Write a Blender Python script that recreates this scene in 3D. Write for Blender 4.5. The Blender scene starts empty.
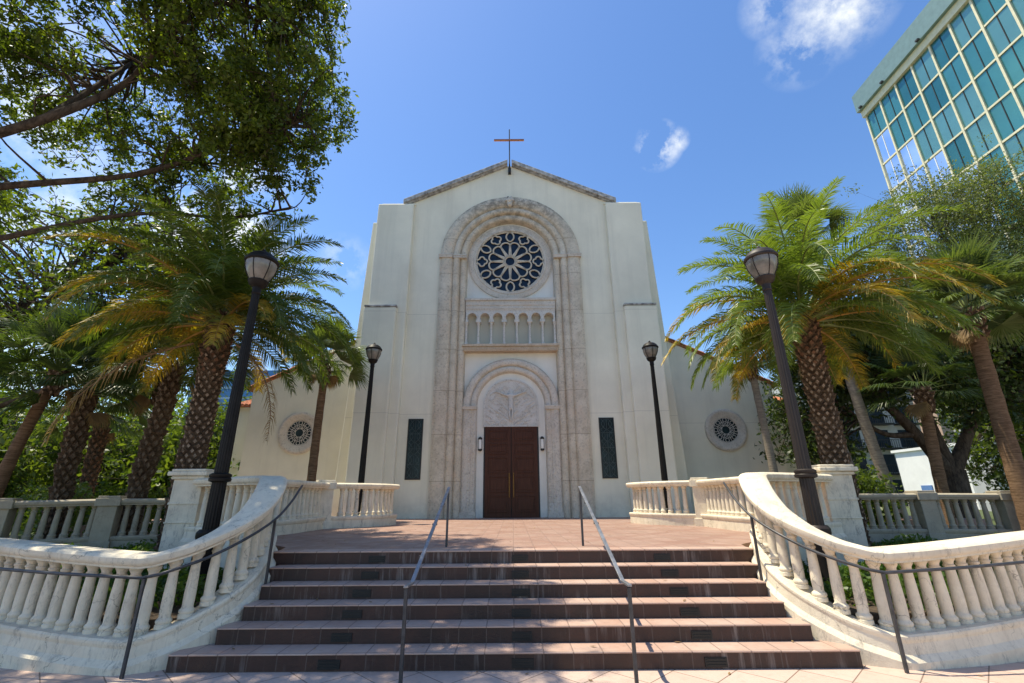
import bpy, math, random
import numpy as np
from mathutils import Vector, Matrix
PI = math.pi
sc = bpy.context.scene
C = sc.collection
# ------------------------------------------------------------------ camera
cd = bpy.data.cameras.new('camera'); cam = bpy.data.objects.new('camera', cd); C.objects.link(cam)
sc.camera = cam
cd.sensor_width = 36.0; cd.lens = 16.0; cd.clip_start = 0.05; cd.clip_end = 5000
p, r_ = math.radians(19.0), math.radians(0.4)
F = Vector((0, math.cos(p), math.sin(p))); R0 = Vector((1, 0, 0)); U0 = Vector((0, -math.sin(p), math.cos(p)))
R = R0*math.cos(r_) - U0*math.sin(r_); U = U0*math.cos(r_) + R0*math.sin(r_)
M = Matrix((R, U, -F)).transposed().to_4x4(); M.translation = Vector((0, 0, 1.69))
cam.matrix_world = M
# ------------------------------------------------------------------ sun, sky, exposure
SUN = Vector((-0.37, 0.09, 1.0)).normalized()
sd = bpy.data.lights.new('sun', 'SUN'); sun = bpy.data.objects.new('sun', sd); C.objects.link(sun)
sd.energy = 4.4; sd.angle = math.radians(0.5); sd.color = (1.0, 0.95, 0.87)
sun.rotation_euler = SUN.to_track_quat('Z', 'Y').to_euler(); sun.location = (-10, 5, 30)
w = bpy.data.worlds.new('World'); sc.world = w; w.use_nodes = True
nt = w.node_tree; N = nt.nodes; Lk = nt.links
bg = N['Background']; bg.inputs[1].default_value = 0.115
sky = N.new('ShaderNodeTexSky'); sky.sky_type = 'NISHITA'; sky.sun_disc = False
sky.sun_elevation = math.asin(SUN.z); sky.sun_rotation = math.atan2(SUN.x, SUN.y)
sky.air_density = 1.0; sky.dust_density = 0.35; sky.ozone_density = 2.2
def wn(t, **k):
    n = N.new(t)
    for a, b in k.items(): setattr(n, a, b)
    return n
tc = wn('ShaderNodeTexCoord')
nz = wn('ShaderNodeTexNoise'); nz.inputs['Scale'].default_value = 13; nz.inputs['Detail'].default_value = 9; nz.inputs['Roughness'].default_value = 0.62
Lk.new(tc.outputs['Generated'], nz.inputs['Vector'])
# a few small fair-weather clouds at their own directions
def dirvec(px, py):
    v = F + R*((px-512)/455) + U*((341.5-py)/455); return v.normalized()
acc = None
for (px, py, rad, amt) in [(836,4,.070,.60),(800,46,.055,.44),(770,6,.040,.42),(658,146,.040,1.0),(676,140,.022,.7),(345,262,.05,.35),(215,225,.13,.9),(40,305,.14,.9),(30,95,.12,.5),(110,240,.12,.6),(1000,470,.2,.7),(860,480,.15,.6)]:
    d = dirvec(px, py)
    vd = wn('ShaderNodeVectorMath', operation='DISTANCE'); vd.inputs[1].default_value = d
    nrm = wn('ShaderNodeVectorMath', operation='NORMALIZE'); Lk.new(tc.outputs['Generated'], nrm.inputs[0]); Lk.new(nrm.outputs[0], vd.inputs[0])
    mr = wn('ShaderNodeMapRange'); mr.inputs[1].default_value = rad*1.25; mr.inputs[2].default_value = 0; mr.inputs[3].default_value = 0; mr.inputs[4].default_value = amt
    Lk.new(vd.outputs['Value'], mr.inputs[0])
    if acc is None: acc = mr.outputs[0]
    else:
        mx = wn('ShaderNodeMath', operation='MAXIMUM'); Lk.new(acc, mx.inputs[0]); Lk.new(mr.outputs[0], mx.inputs[1]); acc = mx.outputs[0]
th = wn('ShaderNodeMapRange'); th.inputs[1].default_value = 0.42; th.inputs[2].default_value = 0.78; Lk.new(nz.outputs['Fac'], th.inputs[0])
mul = wn('ShaderNodeMath', operation='MULTIPLY'); Lk.new(acc, mul.inputs[0]); Lk.new(th.outputs[0], mul.inputs[1])
cl = wn('ShaderNodeMath', operation='MULTIPLY'); cl.use_clamp = True; Lk.new(mul.outputs[0], cl.inputs[0]); cl.inputs[1].default_value = 2.3
# thin whitish veil near the horizon is in the sky texture itself
mixc = wn('ShaderNodeMix', data_type='RGBA'); mixc.inputs[7].default_value = (7.6, 7.8, 8.2, 1)
Lk.new(cl.outputs[0], mixc.inputs[0])
hs = wn('ShaderNodeHueSaturation'); hs.inputs['Saturation'].default_value = 1.24; hs.inputs['Value'].default_value = 1.42; hs.inputs['Hue'].default_value = 0.510
Lk.new(sky.outputs[0], hs.inputs['Color']); Lk.new(hs.outputs[0], mixc.inputs[6]); Lk.new(mixc.outputs[2], bg.inputs[0])
sc.view_settings.view_transform = 'Standard'; sc.view_settings.look = 'None'
sc.view_settings.exposure = 0.70; sc.view_settings.gamma = 1.0
sc.view_settings.use_white_balance = True; sc.view_settings.white_balance_temperature = 7500; sc.view_settings.white_balance_tint = 3
sc.cycles.max_bounces = 6; sc.cycles.transparent_max_bounces = 8

# ------------------------------------------------------------------ mesh helpers
class MB:
    def __init__(s): s.v = []; s.f = []; s.m = []
    def quad(s, a, b, c, d, m=0):
        n = len(s.v); s.v += [tuple(a), tuple(b), tuple(c), tuple(d)]; s.f.append((n, n+1, n+2, n+3)); s.m.append(m)
    def box(s, x0, x1, y0, y1, z0, z1, m=0):
        n = len(s.v)
        s.v += [(x0,y0,z0),(x1,y0,z0),(x1,y1,z0),(x0,y1,z0),(x0,y0,z1),(x1,y0,z1),(x1,y1,z1),(x0,y1,z1)]
        for f in ((0,3,2,1),(4,5,6,7),(0,1,5,4),(1,2,6,5),(2,3,7,6),(3,0,4,7)):
            s.f.append(tuple(n+i for i in f)); s.m.append(m)
    def hexa(s, P, m=0):     # 8 points, bottom four then top four
        n = len(s.v); s.v += [tuple(q) for q in P]
        for f in ((0,3,2,1),(4,5,6,7),(0,1,5,4),(1,2,6,5),(2,3,7,6),(3,0,4,7)):
            s.f.append(tuple(n+i for i in f)); s.m.append(m)
    def grid(s, rows, close_u=False, close_v=False, m=0):
        n = len(s.v); a = len(rows); b = len(rows[0])
        for r in rows: s.v += [tuple(q) for q in r]
        for i in range(a if close_u else a-1):
            for j in range(b if close_v else b-1):
                i2 = (i+1) % a; j2 = (j+1) % b
                s.f.append((n+i*b+j, n+i*b+j2, n+i2*b+j2, n+i2*b+j)); s.m.append(m)
    def ngon(s, P, m=0):
        n = len(s.v); s.v += [tuple(q) for q in P]; s.f.append(tuple(range(n, n+len(P)))); s.m.append(m)
    def lathe(s, prof, c=(0,0,0), n=16, m=0):
        rows = [[(c[0]+r*math.cos(2*PI*k/n), c[1]+r*math.sin(2*PI*k/n), c[2]+z) for k in range(n)] for r, z in prof]
        s.grid(rows, close_v=True, m=m)
        s.ngon(rows[-1], m); s.ngon(rows[0][::-1], m)
    def tube(s, pts, rad, n=8, m=0, cap=True):
        pts = [Vector(q) for q in pts]; rows = []
        if not hasattr(rad, '__len__'): rad = [rad]*len(pts)
        ref = None
        for i, q in enumerate(pts):
            t = (pts[min(i+1, len(pts)-1)] - pts[max(i-1, 0)])
            if t.length < 1e-9: t = Vector((0,0,1))
            t.normalize()
            if ref is None: ref = Vector((0,0,1)) if abs(t.z) < .9 else Vector((1,0,0))
            a = (ref - t*ref.dot(t)).normalized(); ref = a; b = t.cross(a)
            rows.append([tuple(q + (a*math.cos(2*PI*k/n) + b*math.sin(2*PI*k/n))*rad[i]) for k in range(n)])
        s.grid(rows, close_v=True, m=m)
        if cap: s.ngon(rows[-1], m); s.ngon(rows[0][::-1], m)
    def sphere(s, c, r, n=10, k=6, m=0, sq=1.0):
        rows = []
        for i in range(k+1):
            a = -PI/2 + PI*i/k
            rows.append([(c[0]+r*math.cos(a)*math.cos(2*PI*j/n), c[1]+r*math.cos(a)*math.sin(2*PI*j/n), c[2]+r*sq*math.sin(a)) for j in range(n)])
        s.grid(rows, close_v=True, m=m)
    def build(s, name, mats, parent=None, smooth=False, bevel=0):
        me = bpy.data.meshes.new(name); me.from_pydata(s.v, [], s.f)
        if not isinstance(mats, (list, tuple)): mats = [mats]
        for q in mats: me.materials.append(q)
        if len(mats) > 1: me.polygons.foreach_set('material_index', s.m)
        if smooth:
            me.polygons.foreach_set('use_smooth', [True]*len(me.polygons))
        me.update()
        o = bpy.data.objects.new(name, me); C.objects.link(o)
        if parent is not None: o.parent = parent; o.matrix_parent_inverse = Matrix.Translation(-parent.location) if False else Matrix.Identity(4)
        if parent is not None:   # vertices are in world coordinates: shift into the parent's frame
            me.transform(Matrix.Translation(-parent_world(parent)))
        if bevel:
            b = o.modifiers.new('bevel', 'BEVEL'); b.width = bevel; b.segments = 2; b.limit_method = 'ANGLE'; b.angle_limit = math.radians(35)
        if smooth == 'auto':
            try: me.set_sharp_from_angle(angle=math.radians(38))
            except Exception: pass
        return o
def parent_world(o):
    v = Vector((0,0,0))
    while o is not None: v = v + o.location; o = o.parent
    return v
def thing(name, label, cat, loc=(0,0,0), group=None):
    o = bpy.data.objects.new(name, None); C.objects.link(o); o.location = loc; o.empty_display_size = .2
    o['label'] = label; o['category'] = cat
    if group: o['group'] = group
    return o
def struct(o, kind='structure'):
    o['kind'] = kind; return o
def leafmesh(name, V, k, mat, parent=None, off=(0,0,0)):   # V: (n*k,3) array of separate k-gons
    n = len(V)//k
    me = bpy.data.meshes.new(name)
    V = V - np.array(off, dtype=float)
    me.vertices.add(len(V)); me.vertices.foreach_set('co', V.astype(np.float32).ravel())
    me.loops.add(n*k); me.loops.foreach_set('vertex_index', np.arange(n*k, dtype=np.int32))
    me.polygons.add(n); me.polygons.foreach_set('loop_start', np.arange(0, n*k, k, dtype=np.int32))
    me.materials.append(mat); me.update(calc_edges=True); me.validate()
    o = bpy.data.objects.new(name, me); C.objects.link(o)
    if parent is not None: o.parent = parent
    return o
def catmull(P, sub=6):
    P = [np.array(q, float) for q in P]; out = []
    Q = [2*P[0]-P[1]] + P + [2*P[-1]-P[-2]]
    for i in range(1, len(Q)-2):
        for k in range(sub):
            t = k/sub
            out.append(.5*((2*Q[i]) + (-Q[i-1]+Q[i+1])*t + (2*Q[i-1]-5*Q[i]+4*Q[i+1]-Q[i+2])*t*t + (-Q[i-1]+3*Q[i]-3*Q[i+1]+Q[i+2])*t**3))
    out.append(P[-1]); return [tuple(map(float, q)) for q in out]
def sweep(mb, path, prof, m=0):  # vertical cross-section swept along a plan path (x,y,z); prof (u outward-right, v, absolute?)
    n = len(path); rows = []
    for i in range(n):
        a = Vector(path[max(i-1, 0)]); b = Vector(path[i]); c = Vector(path[min(i+1, n-1)])
        d1 = Vector((b.x-a.x, b.y-a.y)) if i > 0 else Vector((c.x-b.x, c.y-b.y))
        d2 = Vector((c.x-b.x, c.y-b.y)) if i < n-1 else d1
        d1.normalize(); d2.normalize(); t = (d1+d2).normalized(); nn = Vector((t.y, -t.x))
        k = 1/max(.5, t.dot(d1))
        rows.append([(b.x+nn.x*q[0]*k, b.y+nn.y*q[0]*k, (q[1] if len(q) > 2 and q[2] else b.z+q[1])) for q in prof])
    mb.grid(rows, close_v=True, m=m); mb.ngon(rows[0], m); mb.ngon(rows[-1][::-1], m)
def arclen(path):
    s = [0]
    for a, b in zip(path[:-1], path[1:]): s.append(s[-1] + math.dist(a[:2], b[:2]))
    return s
def along(path, s, L=None):
    L = L or arclen(path)
    for i in range(len(L)-1):
        if s <= L[i+1] or i == len(L)-2:
            t = (s-L[i])/max(1e-9, L[i+1]-L[i]); a, b = path[i], path[i+1]
            return tuple(a[k]+(b[k]-a[k])*t for k in range(3)), math.atan2(b[1]-a[1], b[0]-a[0])

# ------------------------------------------------------------------ materials
def new_mat(name):
    m = bpy.data.materials.new(name); m.use_nodes = True; t = m.node_tree
    b = t.nodes['Principled BSDF']; g = t.nodes.new('ShaderNodeNewGeometry')
    return m, t, b, g
def noise(t, g, scale, detail=6, rough=.6, stretch=None, src=None):
    n = t.nodes.new('ShaderNodeTexNoise'); n.inputs['Scale'].default_value = scale; n.inputs['Detail'].default_value = detail; n.inputs['Roughness'].default_value = rough
    v = src or g.outputs['Position']
    if stretch:
        mp = t.nodes.new('ShaderNodeMapping'); mp.inputs['Scale'].default_value = stretch; t.links.new(v, mp.inputs['Vector']); v = mp.outputs[0]
    t.links.new(v, n.inputs['Vector']); return n.outputs['Fac']
def ramp(t, fac, lo, hi, a=0.0, b=1.0):
    n = t.nodes.new('ShaderNodeMapRange'); n.inputs[1].default_value = lo; n.inputs[2].default_value = hi; n.inputs[3].default_value = a; n.inputs[4].default_value = b
    t.links.new(fac, n.inputs[0]); return n.outputs[0]
def mix(t, fac, a, b, mode='MIX'):
    n = t.nodes.new('ShaderNodeMix'); n.data_type = 'RGBA'; n.blend_type = mode
    for i, x in ((0, fac), (6, a), (7, b)):
        if isinstance(x, (int, float)): n.inputs[i].default_value = x
        elif isinstance(x, (tuple, list)): n.inputs[i].default_value = tuple(x)+(1,) if len(x) == 3 else x
        else: t.links.new(x, n.inputs[i])
    return n.outputs[2]
def math_(t, op, a, b=None, clamp=False):
    n = t.nodes.new('ShaderNodeMath'); n.operation = op; n.use_clamp = clamp
    for i, x in ((0, a), (1, b)):
        if x is None: continue
        if isinstance(x, (int, float)): n.inputs[i].default_value = x
        else: t.links.new(x, n.inputs[i])
    return n.outputs[0]
def bump(t, b, h, strength=.3, dist=.02):
    n = t.nodes.new('ShaderNodeBump'); n.inputs['Strength'].default_value = strength; n.inputs['Distance'].default_value = dist
    t.links.new(h, n.inputs['Height']); t.links.new(n.outputs[0], b.inputs['Normal'])
def sepz(t, g):
    s = t.nodes.new('ShaderNodeSeparateXYZ'); t.links.new(g.outputs['Position'], s.inputs[0]); return s.outputs
def simple(name, col, rough=.6, metal=0, var=.12, scale=8, bmp=.15, spec=.4):
    m, t, b, g = new_mat(name)
    f = ramp(t, noise(t, g, scale), .3, .7)
    dk = tuple(c*(1-var) for c in col); lt = tuple(min(1, c*(1+var)) for c in col)
    t.links.new(mix(t, f, dk, lt), b.inputs['Base Color'])
    b.inputs['Roughness'].default_value = rough; b.inputs['Metallic'].default_value = metal; b.inputs['Specular IOR Level'].default_value = spec
    if bmp: bump(t, b, noise(t, g, scale*6), bmp, .01)
    return m
def stucco(name, col, joint=None):
    m, t, b, g = new_mat(name); s = sepz(t, g)
    base = mix(t, ramp(t, noise(t, g, .55, 7, .62), .34, .68), tuple(c*.90 for c in col), tuple(min(1, c*1.05) for c in col))
    streak = ramp(t, noise(t, g, 1.0, 8, .7, (2.2, 2.2, .12)), .50, .76, 0, .42)
    base = mix(t, streak, base, tuple(c*.7 for c in col))
    base = mix(t, ramp(t, noise(t, g, 9, 5, .7), .62, .8, 0, .25), base, tuple(c*.78 for c in col))
    foot = math_(t, 'MULTIPLY', ramp(t, s[2], 2.0, .99, 0, 1), ramp(t, noise(t, g, 3, 6, .7), .4, .75, 0, .5))
    base = mix(t, foot, base, (.32, .29, .24))
    if joint:
        for z in joint:
            d = math_(t, 'ABSOLUTE', math_(t, 'SUBTRACT', s[2], z))
            base = mix(t, ramp(t, d, .016, .0, 0, .55), base, tuple(c*.45 for c in col))
    t.links.new(base, b.inputs['Base Color']); b.inputs['Roughness'].default_value = .9; b.inputs['Specular IOR Level'].default_value = .2
    bump(t, b, noise(t, g, 28, 6, .7), .35, .012); return m
def coral(name, joints=True, c1=(.56,.50,.42), c2=(.72,.66,.57), rust=(.50,.27,.12)):
    m, t, b, g = new_mat(name); s = sepz(t, g)
    base = mix(t, ramp(t, noise(t, g, 2.2, 8, .7), .35, .65), c1, c2)
    base = mix(t, ramp(t, noise(t, g, 1.1, 8, .75), .52, .75, 0, .55), base, rust)
    base = mix(t, ramp(t, noise(t, g, 14, 6, .75), .52, .68, 0, .75), base, (.27,.225,.18))
    topd = math_(t, 'MULTIPLY', ramp(t, s[2], 12.5, 15.2, 0, 1), ramp(t, noise(t, g, 4, 8, .7), .42, .6, 0, .85))
    base = mix(t, topd, base, (.13,.12,.105))
    if joints:
        mz = math_(t, 'PINGPONG', math_(t, 'SUBTRACT', s[2], .55), .88)
        base = mix(t, ramp(t, mz, .02, .0, 0, .65), base, (.24,.17,.11))
    t.links.new(base, b.inputs['Base Color']); b.inputs['Roughness'].default_value = .92; b.inputs['Specular IOR Level'].default_value = .2
    h = mix(t, .5, noise(t, g, 22, 8, .8), noise(t, g, 6, 6, .7)); bump(t, b, h, .9, .05); return m
def balu_stone(name, col=(.66,.61,.545)):
    m, t, b, g = new_mat(name); s = sepz(t, g)
    base = mix(t, ramp(t, noise(t, g, 3.0, 8, .7), .35, .66), tuple(c*.86 for c in col), tuple(min(1, c*1.08) for c in col))
    base = mix(t, ramp(t, noise(t, g, 2.1, 8, .8), .56, .72, 0, .42), base, (.42,.30,.21))
    base = mix(t, ramp(t, noise(t, g, 7, 9, .85, (1, 1, .35)), .54, .68, 0, .8), base, (.17,.15,.135))
    base = mix(t, ramp(t, noise(t, g, 5, 8, .8, (2.5, 2.5, .16)), .54, .74, 0, .5), base, (.25,.20,.155))
    vo = t.nodes.new('ShaderNodeTexVoronoi'); vo.feature = 'DISTANCE_TO_EDGE'; vo.inputs['Scale'].default_value = 1.6
    nv = t.nodes.new('ShaderNodeTexNoise'); nv.inputs['Scale'].default_value = 4; nv.inputs['Detail'].default_value = 6; t.links.new(g.outputs['Position'], nv.inputs['Vector'])
    mv = t.nodes.new('ShaderNodeVectorMath'); mv.operation = 'MULTIPLY_ADD'; mv.inputs[1].default_value = (.5,.5,.5); t.links.new(nv.outputs['Color'], mv.inputs[0]); t.links.new(g.outputs['Position'], mv.inputs[2])
    t.links.new(mv.outputs[0], vo.inputs['Vector'])
    crack = math_(t, 'MULTIPLY', ramp(t, vo.outputs['Distance'], .010, .0, 0, .7), ramp(t, noise(t, g, 1.3), .45, .6))
    base = mix(t, crack, base, (.10,.085,.07))
    t.links.new(base, b.inputs['Base Color']); b.inputs['Roughness'].default_value = .8; b.inputs['Specular IOR Level'].default_value = .3
    bump(t, b, noise(t, g, 30, 8, .75), .5, .012); return m
def tiles(name, size, cols, mortar, rot=0, msize=.012, rough=.6, accent=None, stain=None):
    m, t, b, g = new_mat(name)
    mp = t.nodes.new('ShaderNodeMapping'); mp.inputs['Rotation'].default_value = (0, 0, rot); t.links.new(g.outputs['Position'], mp.inputs['Vector'])
    br = t.nodes.new('ShaderNodeTexBrick'); br.offset = 0; br.inputs['Scale'].default_value = 1; br.inputs['Brick Width'].default_value = size; br.inputs['Row Height'].default_value = size
    br.inputs['Mortar Size'].default_value = msize; br.inputs['Mortar Smooth'].default_value = .3; br.inputs['Color1'].default_value = (0,0,0,1); br.inputs['Color2'].default_value = (1,1,1,1); br.inputs['Mortar'].default_value = (.5,.5,.5,1)
    t.links.new(mp.outputs[0], br.inputs['Vector'])
    base = mix(t, br.outputs['Color'], cols[0], cols[1])
    base = mix(t, ramp(t, noise(t, g, 1.3, 8, .7), .4, .66, 0, .6), base, cols[2])
    base = mix(t, ramp(t, noise(t, g, 11, 8, .75), .5, .8, 0, .45), base, tuple(c*.55 for c in cols[0]))
    if stain: base = mix(t, ramp(t, noise(t, g, 2.4, 9, .75), .6, .75, 0, .6), base, stain)
    if accent:
        ck = t.nodes.new('ShaderNodeMapping'); ck.inputs['Rotation'].default_value = (0,0,PI/4); t.links.new(g.outputs['Position'], ck.inputs['Vector'])
        b2 = t.nodes.new('ShaderNodeTexBrick'); b2.offset = 0; b2.inputs['Scale'].default_value = 1; b2.inputs['Brick Width'].default_value = 1.27; b2.inputs['Row Height'].default_value = 1.27; b2.inputs['Mortar Size'].default_value = .14; b2.inputs['Mortar Smooth'].default_value = 0
        t.links.new(ck.outputs[0], b2.inputs['Vector'])
        base = mix(t, math_(t, 'MULTIPLY', b2.outputs['Fac'], .35), base, accent)
    base = mix(t, br.outputs['Fac'], base, mortar)
    t.links.new(base, b.inputs['Base Color']); b.inputs['Specular IOR Level'].default_value = .35
    t.links.new(ramp(t, noise(t, g, 5), .3, .7, rough-.12, rough+.15), b.inputs['Roughness'])
    h = mix(t, br.outputs['Fac'], noise(t, g, 20, 6), (0,0,0)); bump(t, b, h, .4, .008); return m
def leaf_mat(name, c1, c2, tr=.4, rough=.45, c3=None):
    m, t, b, g = new_mat(name)
    rp = g.outputs['Random Per Island']
    base = mix(t, rp, c1, c2)
    if c3: base = mix(t, ramp(t, noise(t, g, 1.6, 3), .44, .58, 0, .9), base, c3)
    else: base = mix(t, ramp(t, noise(t, g, .9, 3), .42, .66, 0, .5), base, tuple(x*.62 for x in c1))
    t.links.new(base, b.inputs['Base Color']); b.inputs['Roughness'].default_value = rough; b.inputs['Specular IOR Level'].default_value = .4
    tl = t.nodes.new('ShaderNodeBsdfTranslucent'); br = t.nodes.new('ShaderNodeMix'); br.data_type = 'RGBA'; br.blend_type = 'MULTIPLY'; br.inputs[0].default_value = 1
    t.links.new(base, br.inputs[6]); br.inputs[7].default_value = (1.5, 1.45, .55, 1); t.links.new(br.outputs[2], tl.inputs[0])
    ms = t.nodes.new('ShaderNodeMixShader'); ms.inputs[0].default_value = tr
    t.links.new(b.outputs[0], ms.inputs[1]); t.links.new(tl.outputs[0], ms.inputs[2]); t.links.new(ms.outputs[0], t.nodes['Material Output'].inputs[0]); return m
def bark(name, c1, c2, scale=8, stretch=(1,1,.3), bm=.8):
    m, t, b, g = new_mat(name)
    base = mix(t, ramp(t, noise(t, g, scale, 8, .75, stretch), .38, .64), c1, c2)
    t.links.new(base, b.inputs['Base Color']); b.inputs['Roughness'].default_value = .95; b.inputs['Specular IOR Level'].default_value = .1
    bump(t, b, noise(t, g, scale*2, 8, .8, stretch), bm, .04); return m

CW = (.80,.75,.60)
M_wall = stucco('stucco_cream', CW, joint=[9.22, 4.9])
M_wing = stucco('stucco_warm', (.76,.72,.575))
M_white = stucco('stucco_white', (.78,.755,.68))
M_coral = coral('coral_stone', True, (.54,.46,.35), (.75,.67,.54))
M_coral2 = coral('coral_stone_plain', False)
M_orng = coral('coral_stone_rusty', False, (.52,.40,.28), (.62,.52,.41), (.50,.24,.08))
M_trace = coral('tracery_stone', False, (.60,.52,.40), (.70,.63,.52), (.55,.36,.18))
M_panel = stucco('stucco_recess_shade', (.50,.49,.41))  # arcade panel: shade of the openings put into a greyer wall colour
M_relief = coral('relief_stone', False, (.60,.57,.51), (.68,.65,.60), (.56,.48,.38))
M_cop = simple('coping_weathered', (.36,.35,.33), .9, var=.7, scale=5, bmp=.5)
M_bal = balu_stone('cast_stone', (.72,.63,.49))
M_balg = balu_stone('cast_stone_grey', (.36,.315,.245))
M_side = tiles('sidewalk_pavers', .46, ((.46,.325,.265),(.54,.40,.335),(.52,.39,.33)), (.20,.14,.11), PI/4, .007, .75, stain=(.36,.27,.22))
M_ter = tiles('terrace_tiles', .31, ((.29,.175,.135),(.36,.23,.185),(.37,.26,.215)), (.25,.16,.13), 0, .008, .55, accent=(.25,.12,.09))
M_tread = tiles('tread_tiles', .31, ((.42,.26,.20),(.48,.32,.255),(.50,.40,.34)), (.25,.17,.14), 0, .008, .55, stain=(.58,.50,.45))
def riser_mat():
    m, t, b, g = new_mat('riser_tiles')
    mp = t.nodes.new('ShaderNodeMapping'); mp.inputs['Rotation'].default_value = (PI/2, 0, 0); t.links.new(g.outputs['Position'], mp.inputs['Vector'])
    br = t.nodes.new('ShaderNodeTexBrick'); br.offset = 0; br.inputs['Scale'].default_value = 1; br.inputs['Brick Width'].default_value = .31; br.inputs['Row Height'].default_value = 5; br.inputs['Mortar Size'].default_value = .006
    br.inputs['Color1'].default_value = (0,0,0,1); br.inputs['Color2'].default_value = (1,1,1,1); br.inputs['Mortar'].default_value = (.5,.5,.5,1); t.links.new(mp.outputs[0], br.inputs['Vector'])
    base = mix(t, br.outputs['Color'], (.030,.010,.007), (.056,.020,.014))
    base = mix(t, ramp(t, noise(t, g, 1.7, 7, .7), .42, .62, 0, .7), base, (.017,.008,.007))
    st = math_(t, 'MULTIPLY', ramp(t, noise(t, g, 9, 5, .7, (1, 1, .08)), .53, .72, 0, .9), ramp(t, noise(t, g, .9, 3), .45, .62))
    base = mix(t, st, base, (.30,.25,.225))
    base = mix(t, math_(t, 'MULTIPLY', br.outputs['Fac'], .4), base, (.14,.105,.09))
    t.links.new(base, b.inputs['Base Color']); b.inputs['Roughness'].default_value = .5
    bump(t, b, noise(t, g, 25, 6), .3, .01); return m
M_riser = riser_mat()
M_black = simple('black_iron', (.013,.011,.010), .5, .0, .3, 6, .05, .15)
M_bronze = simple('bronze_pole', (.030,.022,.019), .5, .1, .12, 9, .0, .3)
M_rail = simple('rail_grey', (.24,.245,.26), .38, .55, .3, 10, .1, .5)
M_post = simple('rail_post_dark', (.06,.06,.065), .45, .4, .3, 12, .1, .5)
M_lgt = simple('step_light_black', (.012,.012,.012), .5, 0, .3, 10, 0)
M_glass = simple('leaded_glass', (.010,.024,.028), .28, 0, .8, 3, .2, .3)
M_rglass = simple('rose_glass_blue', (.004,.010,.022), .2, 0, .7, 3, .2, .35)
M_lead = simple('leading', (.06,.085,.09), .5, 0, .3, 6, 0)
M_brass = simple('brass', (.33,.18,.05), .35, .9, .2, 10, 0)
M_dark = simple('dark_frame', (.02,.02,.02), .5, 0, .2, 5, 0)
M_globe = simple('frosted_globe', (.17,.16,.14), .2, 0, .35, 5, 0, .5)
M_shade = simple('lantern_shade', (.80,.78,.72), .4, 0, .05, 5, 0)
M_rust = simple('cross_copper', (.36,.13,.05), .6, .2, .3, 10, .1)
M_rtile = simple('clay_roof_tile', (.42,.15,.07), .8, 0, .45, 6, .3)
M_soil = simple('mulch', (.075,.052,.036), .95, 0, .5, 9, .9)
M_lawn = simple('lawn', (.065,.085,.03), .95, 0, .5, 5, .8)
M_asph = simple('asphalt_far', (.07,.07,.068), .9, 0, .25, 3, .3)
def door_mat():
    m, t, b, g = new_mat('door_mahogany')
    base = mix(t, ramp(t, noise(t, g, 6, 8, .7, (6, 1, .35)), .35, .65), (.048,.014,.007), (.095,.032,.016))
    t.links.new(base, b.inputs['Base Color']); b.inputs['Roughness'].default_value = .5; b.inputs['Specular IOR Level'].default_value = .22; bump(t, b, noise(t, g, 12, 6, .7, (8, 1, .3)), .25, .005); return m
M_door = door_mat()
M_bark_oak = bark('oak_bark', (.035,.027,.021), (.115,.090,.070), 9)
M_bark_pal = bark('palm_bark_grey', (.15,.125,.10), (.30,.26,.215), 10, (.4,.4,3.5), .7)
M_bark_brown = bark('palm_bark_brown', (.10,.060,.035), (.24,.15,.095), 10, (.4,.4,3), .7)
M_boot = bark('palm_boot', (.12,.08,.055), (.40,.31,.235), 7, (1,1,1), .7)
M_boot_in = bark('palm_boot_fibre', (.065,.042,.028), (.17,.11,.07), 12, (1,1,1), .9)
M_boots = bark('palm_boot_weathered', (.09,.065,.045), (.24,.185,.14), 9, (1,1,.5), .8)
M_bootr = bark('palm_boot_red', (.10,.048,.028), (.27,.15,.095), 7, (1,1,1), .7)
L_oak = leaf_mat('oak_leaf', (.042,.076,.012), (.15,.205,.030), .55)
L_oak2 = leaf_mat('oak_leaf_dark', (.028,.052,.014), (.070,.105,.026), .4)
L_bgl = leaf_mat('tree_leaf_light', (.060,.105,.020), (.14,.19,.038), .5)
L_fea = leaf_mat('feathery_leaf', (.10,.14,.045), (.17,.21,.08), .5)
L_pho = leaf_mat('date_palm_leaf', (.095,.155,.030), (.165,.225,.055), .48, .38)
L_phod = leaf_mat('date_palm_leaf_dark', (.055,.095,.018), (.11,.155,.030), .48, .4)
L_yel = leaf_mat('date_palm_leaf_yellow', (.34,.215,.022), (.40,.30,.042), .36, .45, (.08,.125,.03))
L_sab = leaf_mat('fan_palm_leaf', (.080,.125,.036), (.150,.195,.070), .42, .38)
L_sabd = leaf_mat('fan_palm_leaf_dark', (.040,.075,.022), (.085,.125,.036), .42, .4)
L_dead = leaf_mat('dead_frond', (.20,.12,.055), (.36,.25,.13), .3, .7, (.22,.15,.08))
L_shr = leaf_mat('shrub_leaf', (.055,.11,.018), (.11,.19,.035), .4, .45)

rng = np.random.default_rng(7); rnd = random.Random(7)
X0 = -.06          # centre line of the church
YW = 18.2          # facade plane
PZ = .99           # terrace level

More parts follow.
